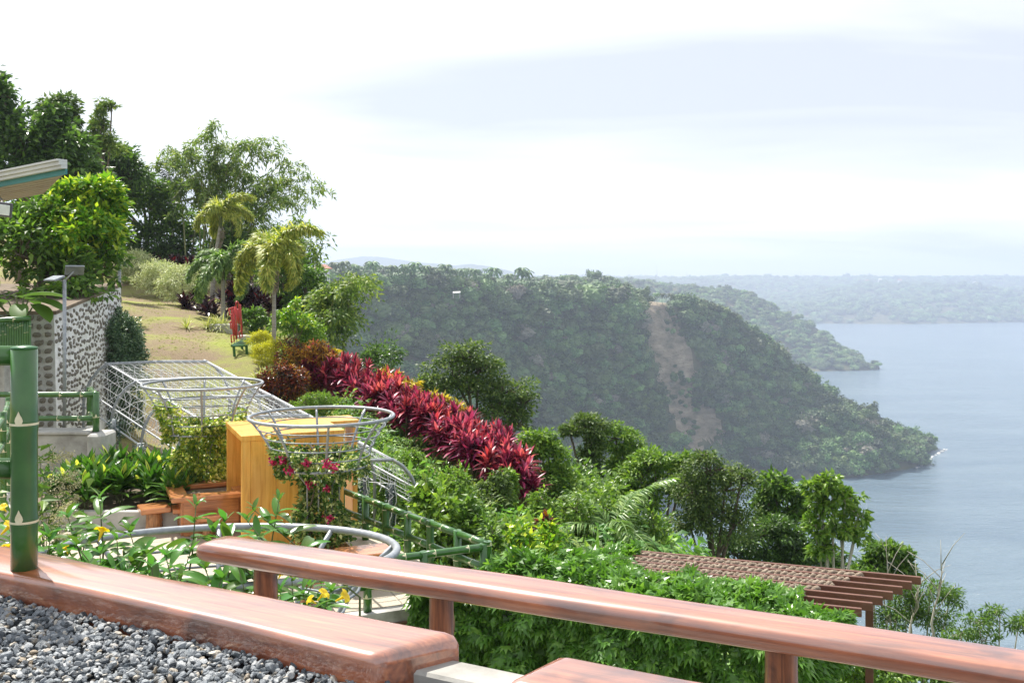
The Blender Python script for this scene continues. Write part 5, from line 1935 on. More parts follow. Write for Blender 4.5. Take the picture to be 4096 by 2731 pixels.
def bush(name, label, ls, d, mat, n, leaf, seed, **kw):
    kw.setdefault('tr', .03)
    q = max(ls, key=lambda l_: l_[1] + l_[3])
    dd = q[4] if len(q) > 4 else d
    gx_ = float(np.mean([XD(l_[0], dd) for l_ in ls])); gp_ = HY + F * (CZ - Hz(gx_, dd)) / dd
    gap = gp_ - (q[1] + q[3])
    if kw.pop('skirt', True) and gap > 2 and max(l_[2] for l_ in ls) > 6:                                   # foliage reaches down to the ground
        rx_ = max(l_[2] for l_ in ls) * .85
        cxp = float(np.mean([l_[0] for l_ in ls]))
        for k_ in (-.5, .5):
            ls = ls + [(cxp + k_ * rx_, q[1] + q[3] + gap * .35, rx_ * .8, gap * .6 + 2, dd)]
        n = int(n * 1.35)
    return tree(name, label, kw.pop('cat', 'shrub'), ls, d, mat, n, leaf, seed=seed, trunk_name='stem', **kw)


# big trees on the upper ground, left
tree('broadleaf_tree', 'tall dark broadleaf tree rising behind the roof eave', 'tree', [(8, 135, 22, 30), (30, 160, 30, 34), (-18, 120, 26, 45), (62, 150, 24, 26), (2, 98, 8, 12), (52, 122, 16, 16), (20, 185, 40, 26), (70, 175, 30, 22)], 46, M['leaf_dark'], 11000, .34, None, 71, tr=.25, clumps=20, spread=.24)
tree('slender_tree', 'thin airy tree with sparse top behind the dark broadleaf tree', 'tree', [(58, 108, 16, 14), (66, 122, 14, 12), (48, 112, 12, 12), (70, 135, 12, 12)], 56, M['leaf_olive'], 2600, .34, None, 72, tr=.14, clumps=9, spread=.24)
tree('slender_tree', 'slim upright bamboo like tree rising alone between the leafy masses', 'tree', [(100, 118, 8, 12), (97, 136, 9, 14), (104, 150, 12, 14), (112, 106, 5, 4), (104, 104, 5, 5)], 56, M['leaf_bamboo'], 2300, .32, None, 73, tr=.1, clumps=8, spread=.28, aspect=.3)
tree('broadleaf_tree', 'dense dark green tree behind the yellow green shrub', 'tree', [(112, 165, 24, 20), (95, 160, 22, 18), (130, 178, 18, 14), (82, 185, 26, 18), (105, 185, 26, 16), (125, 165, 12, 12)], 64, M['leaf_dark'], 7500, .34, None, 74, tr=.2, clumps=16)
tree('mid_tree', 'mid green spreading tree with tangled bare branches below its crown', 'tree', [(120, 200, 30, 16), (150, 208, 24, 18), (172, 222, 22, 16), (140, 185, 22, 12), (190, 238, 16, 12), (102, 196, 22, 14), (160, 195, 16, 12)], 68, M['leaf_mid'], 8500, .3, None, 75, tr=.18, clumps=16)
tree('tangled_shrub', 'dark shady thicket under the spreading tree above the pale shrubs', 'shrub', [(150, 245, 24, 20), (178, 252, 20, 16), (135, 258, 18, 14), (200, 262, 16, 14), (160, 262, 24, 10)], 67, M['leaf_dark'], 5200, .3, None, 76, tr=.1)
tree('mid_tree', 'light green leafy tree behind the foxtail palms', 'tree', [(225, 262, 26, 22), (250, 275, 22, 24), (268, 250, 18, 18), (205, 282, 20, 14), (240, 245, 18, 14)], 66, M['leaf_mid'], 5200, .34, None, 77, tr=.16)
tree('mid_tree', 'mid green tree mass on the slope edge beside the arching branch', 'tree', [(290, 275, 18, 22), (306, 292, 18, 24), (295, 308, 22, 16), (316, 310, 12, 12), (278, 262, 14, 12)], 50, M['leaf_mid'], 5600, .26, None, 78, tr=.14)


def bamboo_clump(label, base, tips, d, seed, nleaf=400, leaf=.42):
    Rn = np.random.default_rng(seed)
    root = thing('bamboo_clump', label, 'bamboo', base)
    pos, drs = [], []
    for k, q in enumerate(tips):
        px, py = q[:2]
        dd = d + Rn.normal(0, 1.6)
        tip = P(px, py, dd)
        b_ = base + Vector((Rn.normal(0, .7), Rn.normal(0, .7), 0))
        c1_ = Vector((b_.x + (tip.x - b_.x) * .22, b_.y + (tip.y - b_.y) * .25, b_.z + (tip.z - b_.z) * .72))
        c2_ = Vector((b_.x + (tip.x - b_.x) * .62, b_.y + (tip.y - b_.y) * .65, tip.z + (tip.z - b_.z) * .12 + .3))
        pts = []
        for t in np.linspace(0, 1, 15):
            pts.append(b_ * (1 - t) ** 3 + c1_ * 3 * t * (1 - t) ** 2 + c2_ * 3 * t * t * (1 - t) + tip * t ** 3)
        MB().tube(pts, [.06 * (1 - .88 * t) for t in np.linspace(0, 1, 15)], 6).build('culm', M['culm'], root)
        for n_ in range(20):
            t = .32 + .68 * (n_ + Rn.random()) / 20
            f_ = t * 14; i0 = min(13, int(f_))
            p = np.array(pts[i0].lerp(pts[i0 + 1], f_ - i0))
            bd_ = rand_unit(1, Rn)[0] * np.array([1, 1, .5])
            Lb = Rn.uniform(.5, 2.1) * (1.2 - .6 * t)
            m_ = max(4, int(nleaf / 20))
            tt = Rn.random(m_)
            pos.append(p + bd_ * Lb * tt[:, None] + np.array([0, 0, -.35]) * (tt[:, None] ** 2) + Rn.normal(0, .13, (m_, 3)))
            drs.append(bd_ * .8 + Rn.normal(0, .5, (m_, 3)) + np.array([0, 0, -.55]))
    V_, F_ = leaves(np.concatenate(pos), np.concatenate(drs), leaf * Rn.uniform(.7, 1.3, sum(len(p) for p in pos)), .095, DIAM, .6, Rn)
    put('foliage', np_mesh('foliage', V_, F_), M['leaf_bamboo'], root)


bb = P(215, 300, 66); bb.z = Hz(bb.x, bb.y)
bamboo_clump('arching bamboo clump leaning out over the lawn towards the lake', bb, [(212, 128), (200, 140), (190, 150), (178, 158), (165, 162), (160, 152), (150, 166), (222, 150), (236, 150), (248, 146), (262, 148), (275, 143), (284, 155), (296, 165), (312, 174), (322, 182), (328, 192), (315, 200), (300, 205), (288, 200),
                    (270, 190), (255, 178), (240, 170), (225, 168), (205, 165), (215, 185), (235, 200), (262, 215), (280, 228), (190, 180), (175, 188), (305, 190), (292, 182), (245, 205)], 66, 81)
bb = P(262, 300, 56); bb.z = Hz(bb.x, bb.y)
bamboo_clump('lower bamboo clump drooping behind the foxtail palms', bb, [(300, 225), (315, 230), (324, 245), (327, 256), (318, 262), (300, 240), (285, 232), (292, 255), (308, 250), (275, 240), (300, 262)], 56, 82, 420, .36)
bb = P(318, 330, 46); bb.z = Hz(bb.x, bb.y)
bamboo_clump('feathery green branch arching out over the headland view', bb, [(368, 283), (366, 288), (360, 280), (352, 286), (345, 292), (340, 300), (335, 308), (345, 310), (330, 298), (325, 315), (338, 318), (322, 300), (350, 296)], 46, 83, 620, .26)

# shrub overhanging the wall
tree('rubber_fig_shrub', 'large glossy yellow green leaved shrub overhanging the stone wall', 'shrub', [(78, 215, 34, 26, 31), (100, 208, 22, 22, 31), (45, 235, 36, 32, 30), (92, 245, 32, 34, 31), (20, 255, 34, 34, 29), (60, 275, 36, 24, 29.5), (100, 272, 22, 22, 30.5), (25, 225, 26, 20, 30), (-8, 235, 30, 40, 30), (78, 292, 22, 12, 28.6), (107, 232, 14, 22, 31), (40, 292, 26, 12, 28.5)], 30, M['leaf_mid'], 6500, .26, Vector((-14.2, 29.5, .9)), 85, tr=.12, clumps=20, spread=.22)
tree('rubber_fig_shrub', 'crown tips of the shrub above the stone wall, leaves coloured sunlit yellow', 'shrub', [(80, 192, 22, 12, 30.6), (104, 198, 20, 18, 30.6), (62, 205, 18, 12, 30.2), (113, 222, 11, 20, 31), (92, 222, 28, 18, 30.2), (104, 188, 8, 8, 31), (72, 240, 24, 16, 29.6), (107, 250, 13, 16, 30.4), (48, 225, 16, 14, 29.6)], 31, M['leaf_yellow'], 5200, .24, Vector((-13.9, 31, 1.1)), 86, tr=.06, clumps=18, spread=.24)  # sun on the upper crown put in as yellower leaf colour
# elephant ear by the palisade
ee = thing('elephant_ear_plant', 'elephant ear plant with huge dark leaves above the palisade fence', 'plant', P(22, 330, 24.3))
V_, F_ = [], []
strap(V_, F_, (0, 0, 0), (1, 0, .1), 1.0, .62, .5, 7, .25)
eme = np_mesh('leaf', np.array(V_), np.array(F_), True); eme.materials.append(M['leaf_dark'])
eme2 = eme.copy(); eme2.materials.clear(); eme2.materials.append(M['leaf_mid'])
for k, (px, py, rz, tl, s, me) in enumerate([(28, 300, -.15, .1, 1.05, eme), (34, 304, -.5, .45, .75, eme2), (8, 300, 2.6, .2, 1.0, eme), (16, 296, 1.2, .2, .8, eme), (2, 306, 3.2, .4, .9, eme), (24, 296, .4, -.1, 1.1, eme), (20, 304, -1.2, .5, .7, eme2), (-6, 300, 2.2, .2, .9, eme)]):
    o = put('leaf', me, None, ee, True)
    o.location = P(px, py, 24.2); o.rotation_euler = (0, tl, rz); o.scale = (s, s, s)
    MB().tube([P(20 + k, 335, 24.4), P((px + 20) / 2, py + 12, 24.3), P(px, py, 24.2)], [.03, .025, .015], 6).build('stalk', M['stem'], ee)
bush('clipped_bush', 'dense grey green bush growing at the foot of the stone wall', [(122, 335, 16, 18, 31.5), (112, 350, 14, 24, 31), (130, 350, 12, 20, 32), (118, 318, 7, 10, 32.2), (116, 380, 11, 20, 31), (128, 382, 12, 24, 31), (136, 360, 8, 16, 32)], 31.5, M['leaf_hedge'], 16000, .1, 87, clumps=30, spread=.24, shell=.75)

# pale clipped shrubs on the lawn
for k, (ls, d, lab) in enumerate([([(135, 262, 16, 10), (127, 272, 10, 10), (145, 271, 11, 10), (137, 276, 12, 8)], 62, 'pale cream leaved domed shrub nearest the lamp pole on the lawn edge'),
                                  ([(158, 273, 18, 10), (147, 280, 11, 9), (171, 280, 12, 10), (159, 286, 12, 7)], 58, 'pale cream leaved domed shrub, middle of the three on the lawn edge'),
                                  ([(182, 279, 20, 12), (167, 289, 11, 11), (197, 288, 11, 12), (182, 295, 17, 9)], 54, 'pale cream leaved domed shrub beside the foxtail palms')]):
    bush('pale_shrub', lab, ls, d, M['leaf_pale'], 4200, .18, 90 + k, clumps=22, spread=.26, tr=.06, aspect=.3, shell=.7, skirt=False)
R6 = np.random.default_rng(66)
for k, (px, py, d) in enumerate([(132, 254, 68), (138, 250, 68), (141, 256, 67), (156, 262, 66), (163, 262, 66), (178, 266, 64), (186, 268, 63), (192, 266, 63), (204, 272, 62), (196, 300, 53), (205, 303, 53), (232, 290, 53), (240, 292, 53), (247, 288, 53), (252, 294, 52), (258, 298, 51), (263, 303, 50), (268, 308, 49), (236, 302, 52), (228, 300, 53), (246, 302, 51), (255, 308, 50), (236, 282, 54), (244, 280, 54), (208, 312, 50), (188, 306, 52)]):
    p = P(px, py, d); z0 = min(Hz(p.x, p.y), p.z - .6)
    canes('maroon', 'maroon_cordyline', ('dark maroon cordyline rising behind the pale domed shrubs' if px < 200 and py < 280 else 'dark maroon cordyline growing between and behind the foxtail palms'), 'plant', 'dark maroon cordylines behind the lawn', p.x, p.y, z0, p.z - z0, 3, R6, 'cane', 1.35, .45, .03)


# ------------------------------------------------------------------ palms
def frond_mesh(seed, L, n, lw, ll, curve, bushy, droop=.25):
    """plume of leaflets round an arching midrib (local x forward, z up)"""
    Rn = np.random.default_rng(seed)
    pts, p, a = [], np.array([0., 0, 0]), 1.0
    el = .75
    for s in range(13):
        pts.append(p.copy())
        p = p + np.array([math.cos(el), 0, math.sin(el)]) * L / 12
        el -= curve / 12
    m = MB().tube([tuple(q) for q in pts], [.028 * (1 - .85 * i / 12) * L / 2 for i in range(13)], 5)
    pts = np.array(pts)
    t = .12 + .88 * Rn.random(n) ** .9
    f_ = t * 12; i0 = np.minimum(11, f_.astype(int)); fr = (f_ - i0)[:, None]
    pos = pts[i0] * (1 - fr) + pts[i0 + 1] * fr
    tan = unit(pts[i0 + 1] - pts[i0])
    sgn = np.where(Rn.random(n) < .5, -1, 1)[:, None]
    up = np.cross(tan, np.array([0, 1.0, 0]))
    d = tan * .75 + sgn * np.array([0, 1.0, 0]) * 1.0 + np.abs(up) * 0 + Rn.normal(0, bushy, (n, 3)) + np.array([0, 0, -droop])
    Ls = ll * (1.1 - .65 * t) * Rn.uniform(.8, 1.2, n)
    V_, F_ = leaves(pos, d, Ls, lw, LONG, .3, Rn)
    b0 = len(m.v)
    m.v += [tuple(q) for q in V_]; m.f += [tuple(int(i) + b0 for i in q) for q in F_]; m.smooth += [False] * len(F_)
    return m.mesh('frond')


def palm(name, label, base, ht, L, n, mat, seed, bark='bark_palm', tr=.09, lean=(0, 0), nleaf=760, lw=.05, ll=.58, curve=2.0, bushy=.6, droop=.3, els=(1.0, -.1), dead=True, shaft=True):
    Rn = np.random.default_rng(seed)
    root = thing(name, label, 'palm tree', base)
    top = base + Vector((lean[0], lean[1], ht))
    pts = [base.lerp(top, t) + Vector((lean[0] * -.25 * math.sin(PI * t), 0, 0)) for t in np.linspace(0, 1, 12)]
    pts[0] = pts[0] - Vector((0, 0, .15))
    MB().tube(pts, [tr * (1.35 if i == 0 else 1.05 - .3 * i / 11) * (1 + .03 * (i % 2)) for i in range(12)], 10).build('trunk', M[bark], root)
    if shaft:
        MB().tube([top - Vector((0, 0, .1)), top + Vector((0, 0, .45)), top + Vector((0, 0, .8))], [tr * .8, tr * .75, tr * .3], 8).build('crown_shaft', M['stem'], root)
    ms = [frond_mesh(seed * 10 + k, L, nleaf, lw, ll, curve * q, bushy, droop) for k, q in enumerate((.85, 1.1, 1.3))]
    for me in ms: me.materials.append(mat)
    for k in range(n):
        o = put('frond', ms[k % 3], None, root, True)
        el = els[0] + (els[1] - els[0]) * (k / max(1, n - 1))
        o.location = top + Vector((0, 0, .62 if shaft else 0))
        o.rotation_euler = Euler((0, -(el - .75), k * 2.4 + Rn.normal(0, .25)), 'XYZ')
        s = Rn.uniform(.88, 1.1); o.scale = (s, s, s)
    if dead:
        o = put('dead_frond', frond_mesh(seed * 10 + 7, L * .7, 120, .03, .3, 1.2, .4, .6), M['cane'], root, True)
        o.location = top + Vector((.05, 0, .1)); o.rotation_euler = Euler((0, 1.9, -.3), 'XYZ')
    return root


def base_at(px, d):
    x = XD(px, d)
    return Vector((x, d, Hz(x, d)))


b_ = base_at(274, 38)
palm('foxtail_palm', 'foxtail palm with yellow plumes standing closest to the lime bushes', b_, ZP(268, 38) - b_.z, 2.1, 10, M['frond_yellow'], 901, tr=.085, els=(1.15, -.05))
b_ = base_at(223, 48)
palm('foxtail_palm', 'shorter green foxtail palm between the two yellow ones', b_, ZP(278, 48) - b_.z, 2.3, 10, M['frond_green'], 902, tr=.11, els=(1.2, -.1), dead=False)
b_ = base_at(212, 53)
palm('foxtail_palm', 'tall foxtail palm with yellow plumes and leaning trunk behind the green one', b_, ZP(226, 53) - b_.z, 2.1, 7, M['frond_yellow'], 903, tr=.12, lean=(.45, 0), els=(1.25, .2))
b_ = P(172, 230, 72); b_.z = Hz(b_.x, b_.y)
palm('fan_palm', 'grey stiff leaved palm half hidden in the dark trees', b_, ZP(205, 72) - b_.z, 4.2, 11, M['frond_grey'], 904, tr=.15, nleaf=130, lw=.07, ll=.8, curve=.7, bushy=.12, droop=0, els=(1.45, .2), dead=False, shaft=False)
b_ = base_at(612, 25.0)
palm('young_coconut_palm', 'young coconut palm with long fronds beside the pergola', b_, 1.2, 2.3, 9, M['frond_green'], 905, tr=.1, nleaf=150, lw=.04, ll=.62, curve=1.5, bushy=.1, droop=.35, els=(1.4, .35), dead=False, shaft=False)
b_ = base_at(668, 13.4)
palm('small_cycad', 'small feathery cycad on the ground under the pergola', b_, .35, .95, 14, M['frond_green'], 906, tr=.08, nleaf=110, lw=.02, ll=.2, curve=1.1, bushy=.08, droop=.05, els=(1.3, .4), dead=False, shaft=False)

# ------------------------------------------------------------------ sculpture, frame bench, blocks and low plants on the lawn
def pxl(px, py, d): return P(px, py, d)


rs = thing('red_frame_sculpture', 'red pipe outline frame sculpture standing by the green frame bench', 'sculpture', P(236, 345, 40))
K2 = 400 / 1901 / 4
def s2(x, y, d=39.6): return P(200 + x * K2, 287.5 + y * K2, d + (x - 600) * .0035)
for pth in ([(548, 400), (635, 365), (610, 500), (565, 515), (548, 400)], [(605, 380), (650, 1010)], [(635, 380), (668, 900)], [(575, 650), (615, 635), (630, 760), (590, 770), (575, 650)],
            [(600, 520), (612, 700), (640, 890)], [(668, 350), (660, 560), (690, 960)], [(690, 345), (700, 620), (700, 970)], [(683, 340), (685, 280), (700, 258), (722, 272), (738, 330), (748, 470), (740, 690), (725, 560), (708, 410), (718, 400), (735, 520), (740, 600)],
            [(750, 315), (775, 640), (790, 820), (805, 930), (760, 945), (740, 840), (785, 820)], [(765, 315), (800, 820)], [(590, 905), (640, 888), (652, 1010), (598, 1030), (590, 905)], [(655, 560), (690, 980)]):
    MB().tube([s2(*q) for q in pth], .03, 6).build('bar', M['red_paint'], rs)
for x, y0, y1 in ((600, 1030, 1090), (652, 1010, 1070), (690, 980, 1050), (760, 945, 1010)):
    MB().tube([s2(x, y0), s2(x, y1)], .012, 5).build('stay', M['steel'], rs)
gb = thing('green_frame_bench', 'green painted steel frame bench beside the red sculpture', 'bench', P(240, 360, 38.5))
c_ = [s2(600, 1100, 38.0), s2(870, 1095, 38.0), s2(1020, 990, 39.5), s2(830, 985, 39.5)]
for a, b in ((0, 1), (1, 2), (2, 3), (3, 0)):
    MB().tube([c_[a], c_[b]], .045, 4, smooth=False).build('frame_bar', M['green_paint'], gb)
for t in (.25, .5, .75):
    MB().tube([c_[0].lerp(c_[3], t), c_[1].lerp(c_[2], t)], .035, 4, smooth=False).build('slat', M['green_paint'], gb)
for x0, x1, y0, y1, d in ((640, 665, 1100, 1400, 38), (880, 900, 1090, 1400, 38), (795, 810, 1090, 1275, 39.4), (1015, 1030, 1000, 1300, 39.5)):
    MB().tube([s2(x0, y0, d), s2(x1, y1, d)], .055, 4, smooth=False).build('leg', M['green_paint'], gb)
blk = tag(MB().bbox(P(224.5, 331, 44.5), (.62 * 2, .6, .7), .05).build('concrete_block', M['concrete']), 'rough grey concrete block behind the red sculpture', 'block')
blk = tag(MB().bbox(P(249, 338, 43.5), (.95, .5, .3), .05).build('concrete_block', M['concrete']), 'low flat concrete block behind the green frame bench', 'block')


def lily(label, px, py, d, n, seed, size=1.0):
    Rn = np.random.default_rng(seed)
    c_ = P(px, py, d); z0 = Hz(c_.x, c_.y)
    root = thing('striped_lily_clump', label, 'plant', (c_.x, c_.y, z0))
    for k in range(n):
        o = put('leaf_tuft', ROS['lily'][k % 2], None, root, False)
        o.location = (Rn.normal(0, .38), Rn.normal(0, .3), 0); s = size * Rn.uniform(.8, 1.2); o.scale = (s, s, s); o.rotation_euler = (0, 0, Rn.random() * 6)


lily('cream striped grassy clump beside the grey concrete block', 214, 330, 44.5, 7, 1, 1.15)
lily('cream striped grassy clump at the foot of the front foxtail palm', 262, 375, 35.5, 5, 2, .95)
lily('cream striped grassy clump next to the dark red crotons', 276, 372, 35.8, 5, 3, .9)
bush('lime_bush', 'lime yellow low bush between the frame bench and the palm', [(255, 338, 9, 6), (262, 336, 8, 6), (268, 342, 8, 7)], 39, M['leaf_lime'], 2000, .11, 111, aspect=.25, clumps=16, tr=.02)
bush('lime_bush', 'lime yellow rounded bush at the foot of the front palm', [(266, 352, 11, 9), (278, 348, 9, 8), (260, 350, 6, 7)], 37.5, M['leaf_lime'], 2200, .11, 112, aspect=.25, clumps=16, tr=.02)
bush('croton_bush', 'thin brownish croton bush with bare stems by the palm trunk', [(288, 345, 10, 7), (283, 358, 8, 8), (298, 352, 8, 8)], 37, M['leaf_croton'], 900, .13, 113, aspect=.3)
bush('croton_bush', 'orange and green croton bush at the upper end of the red hedge', [(300, 358, 14, 10), (316, 350, 12, 8), (308, 366, 14, 10), (322, 360, 10, 10)], 36.5, M['leaf_orange'], 2600, .15, 114, aspect=.35)
bush('croton_bush', 'dark red glossy croton bush above the trellis tunnel', [(268, 385, 9, 12), (282, 380, 12, 14), (296, 385, 10, 14), (275, 395, 10, 8)], 34, M['leaf_croton'], 2600, .16, 115, aspect=.35)
bush('croton_bush', 'orange topped croton bush above the dark red one', [(290, 370, 10, 7), (300, 374, 8, 8)], 34.5, M['leaf_orange'], 900, .14, 116, aspect=.35)
bush('green_shrub', 'soft green shrub with light tips beside the front palm', [(296, 330, 16, 14), (312, 335, 14, 12), (285, 322, 12, 12)], 42, M['leaf_bright'], 3000, .16, 117)
bush('green_shrub', 'dark green shrub behind the red sculpture', [(252, 320, 12, 10), (262, 328, 10, 8)], 45, M['leaf_mid'], 1800, .16, 118)
bush('green_shrub', 'glossy rounded dark shrub at the edge of the drop behind the hedge', [(380, 357, 16, 12), (394, 352, 9, 9), (368, 360, 10, 8)], 41, M['leaf_dark'], 2600, .16, 119)
bush('feathery_shrub', 'feathery light green shrub in front of the upper red hedge', [(318, 398, 12, 6), (334, 404, 12, 6), (305, 402, 10, 6)], 31.5, M['leaf_bright'], 2600, .12, 120, aspect=.25)
bush('yellow_sapling', 'yellow green sapling with upright shoots between palm and hedge', [(289, 318, 6, 10), (296, 308, 4, 8), (306, 322, 6, 6)], 41, M['leaf_yellow'], 420, .2, 121)

# the crimson hedge
R7 = np.random.default_rng(77)
hp = np.array([(306, 347, 37), (325, 347, 37), (345, 352, 36), (365, 363, 34.5), (385, 374, 33), (405, 384, 31.5), (430, 396, 30.3), (455, 408, 29.3), (480, 421, 28.4), (505, 435, 27.6), (528, 452, 27)], float)
nh = 150
for k in range(nh):
    t = (k + R7.random()) / nh
    px = 306 + t * 222
    row = R7.random()
    top = np.interp(px, hp[:, 0], hp[:, 1]); d = np.interp(px, hp[:, 0], hp[:, 2]) + 1.0 - 2.6 * row
    x = XD(px, d); z0 = Hz(x, d)
    h = max(.35, ZP(top + 7 + row * 24 + R7.normal(0, 2.5), d) - z0)
    canes('red', 'crimson_cordyline', 'crimson cordyline of the sloping hedge, ' + ('upper end by the crotons' if t < .3 else 'middle below the olive tree' if t < .68 else 'lower end by the green shrub') + (', front edge' if row > .5 else ', back row'), 'plant', 'crimson cordylines of the sloping hedge', x, d, z0, h, int(R7.integers(2, 5)), R7, 'cane', .95, .3, .014)
for k, (px, py, d) in enumerate([(335, 355, 37.5), (383, 378, 34.5), (397, 380, 33.5), (412, 388, 32), (443, 404, 31), (459, 412, 30.5), (432, 400, 31.2)]):
    p = P(px, py - 3, d)
    bush('croton_bush', ['gold croton tuft showing over the top end of the red hedge', 'gold croton tuft showing above the upper middle of the red hedge', 'gold croton tuft by the white disc above the red hedge', 'gold croton tuft above the middle of the red hedge',
                         'gold croton tuft low in the lower red hedge', 'gold croton tuft at the lower end among the red hedge', 'gold croton tuft behind the lower middle of the red hedge'][k], [(px, py - 2, 6, 5)], d, M['leaf_gold'], 130, .2, 130 + k, aspect=.35, clumps=6)
dk = tag(MB().tube([P(402, 382.5, 34), P(402, 381.6, 34), P(402, 381.2, 34)], [.3, .26, .05], 16).build('white_parasol_top', M['white_wall']), 'white round disc peeping over the red hedge', 'parasol')

# ------------------------------------------------------------------ trees on the slope, right
tree('vine_draped_tree', 'olive green bushy tree with domed top behind the red hedge', 'tree', [(466, 357, 26, 14), (452, 372, 26, 15), (478, 370, 22, 14), (444, 388, 24, 14), (470, 392, 30, 18), (505, 392, 24, 16), (522, 405, 16, 16), (495, 412, 26, 16), (520, 425, 16, 14), (430, 385, 14, 8)], 40, M['leaf_olive'], 9500, .17, None, 141, tr=.14, clumps=16)
bush('green_shrub', 'fresh green shrub at the lower end of the red hedge', [(535, 445, 18, 15), (550, 455, 16, 14), (530, 465, 16, 14), (556, 475, 14, 12)], 28, M['leaf_bright'], 4200, .14, 142)
tree('vine_draped_tree', 'vine smothered tree trunk with mushroom shaped green head', 'tree', [(586, 427, 20, 12), (570, 432, 10, 6), (590, 448, 10, 16), (590, 470, 9, 20), (588, 490, 10, 14)], 34, M['leaf_olive'], 6500, .13, None, 143, tr=.12, clumps=18, shell=.7)
tree('vine_draped_tree', 'second vine smothered tree with rounded double head', 'tree', [(616, 438, 14, 12), (632, 444, 12, 14), (624, 455, 14, 10), (612, 472, 9, 18), (616, 490, 9, 14), (636, 462, 10, 10)], 34.5, M['leaf_bright'], 5500, .13, None, 144, tr=.1, clumps=18, shell=.7)
tree('slope_tree', 'bright green tree with rounded clusters between the vine tree and the olive tree', 'tree', [(640, 478, 18, 14), (655, 462, 20, 10), (672, 470, 16, 14), (650, 495, 20, 16), (630, 500, 14, 12), (680, 490, 12, 14), (686, 460, 10, 8)], 32, M['leaf_bright'], 5600, .16, None, 145, tr=.09)
tree('slope_tree', 'dense olive green small leaved tree behind the pergola', 'tree', [(710, 470, 24, 16), (695, 490, 24, 20), (725, 490, 26, 20), (742, 478, 14, 12), (712, 515, 32, 22), (735, 525, 24, 20), (690, 525, 22, 18), (706, 458, 12, 8)], 30, M['leaf_olive'], 10000, .12, None, 146, tr=.1, clumps=18)
tree('slope_tree', 'dark broad leaved tree in front of the water beyond the pergola', 'tree', [(776, 484, 14, 9), (788, 496, 16, 12), (768, 500, 12, 10), (795, 515, 14, 12), (775, 520, 16, 14)], 36, M['leaf_mid'], 2600, .26, None, 147, tr=.09, clumps=10)
tree('pale_trunk_tree', 'pale limbed tree with bright leaf clusters before the lake', 'tree', [(815, 488, 12, 9), (832, 482, 12, 9), (845, 500, 16, 10), (822, 508, 14, 10), (858, 515, 12, 10), (840, 530, 16, 10), (815, 530, 12, 10), (855, 538, 12, 10), (828, 550, 16, 8)], 28, M['leaf_bright'], 2300, .22, None, 148, 'bark_pale', .075, clumps=7, spread=.28)
tree('slope_tree', 'dark green tree mass below the pale limbed tree', 'tree', [(760, 535, 28, 20), (790, 545, 26, 18), (735, 552, 26, 16), (815, 562, 24, 14), (775, 565, 30, 16), (845, 570, 24, 14)], 33, M['leaf_dark'], 8000, .17, None, 149, tr=.1)
tree('slope_tree', 'dark leaved tree with bare pale stems beyond the pergola end', 'tree', [(880, 552, 16, 9), (897, 556, 14, 9), (905, 568, 12, 8), (872, 572, 16, 12), (890, 580, 16, 8)], 31, M['leaf_mid'], 2600, .22, None, 150, 'bark_pale', .06, clumps=9)
tree('feathery_tree', 'feathery leaved tree right of the pergola post', 'tree', [(930, 592, 22, 10), (950, 598, 14, 10), (910, 610, 20, 14), (935, 620, 24, 14), (890, 620, 18, 14), (905, 595, 12, 10)], 26, M['leaf_mid'], 5600, .12, None, 151, 'bark_pale', .05, aspect=.28)
tree('feathery_tree', 'sparse feathery tree in front of the water at the plank rail', 'tree', [(978, 622, 16, 9), (1000, 614, 14, 8), (1018, 628, 14, 10), (985, 640, 20, 9), (960, 635, 14, 10), (1040, 620, 20, 14)], 23, M['leaf_mid'], 2600, .12, None, 152, 'bark_pale', .04, clumps=8, aspect=.28)
tree('slope_tree', 'glossy green tree below the plank rail beside the pergola post', 'tree', [(880, 660, 30, 18), (920, 670, 30, 16), (850, 675, 26, 18), (960, 672, 30, 14), (990, 685, 30, 14)], 19.5, M['leaf_bright'], 6000, .12, None, 153, tr=.06)


def bare_tree(label, base, tip, seed, n=9):
    Rn = np.random.default_rng(seed)
    root = thing('bare_sapling', label, 'tree', base)
    ax = tip - base
    pts = [base.lerp(tip, t) + Vector((Rn.normal(0, .05), Rn.normal(0, .05), 0)) for t in np.linspace(0, 1, 8)]
    MB().tube(pts, [.035 * (1 - .85 * t) for t in np.linspace(0, 1, 8)], 6).build('trunk', M['bark_pale'], root)
    for k in range(n):
        t = .35 + .6 * k / n
        p = base.lerp(tip, t)
        e = p + Vector((Rn.normal(0, .4), Rn.normal(0, .3), Rn.uniform(.3, .9)))
        MB().tube([p, p.lerp(e, .5) + Vector((0, 0, .08)), e], [.014, .009, .004], 5).build('twig', M['bark_pale'], root)


bare_tree('leafless pale sapling standing tallest against the water', P(929, 650, 24), P(944, 552, 24), 161)
bare_tree('leafless pale sapling leaning beside the taller bare one', P(905, 650, 25), P(924, 572, 25), 162)
bare_tree('leafless pale stem crossing the dark tree beyond the pergola end', P(893, 640, 28), P(885, 535, 28), 163, 6)

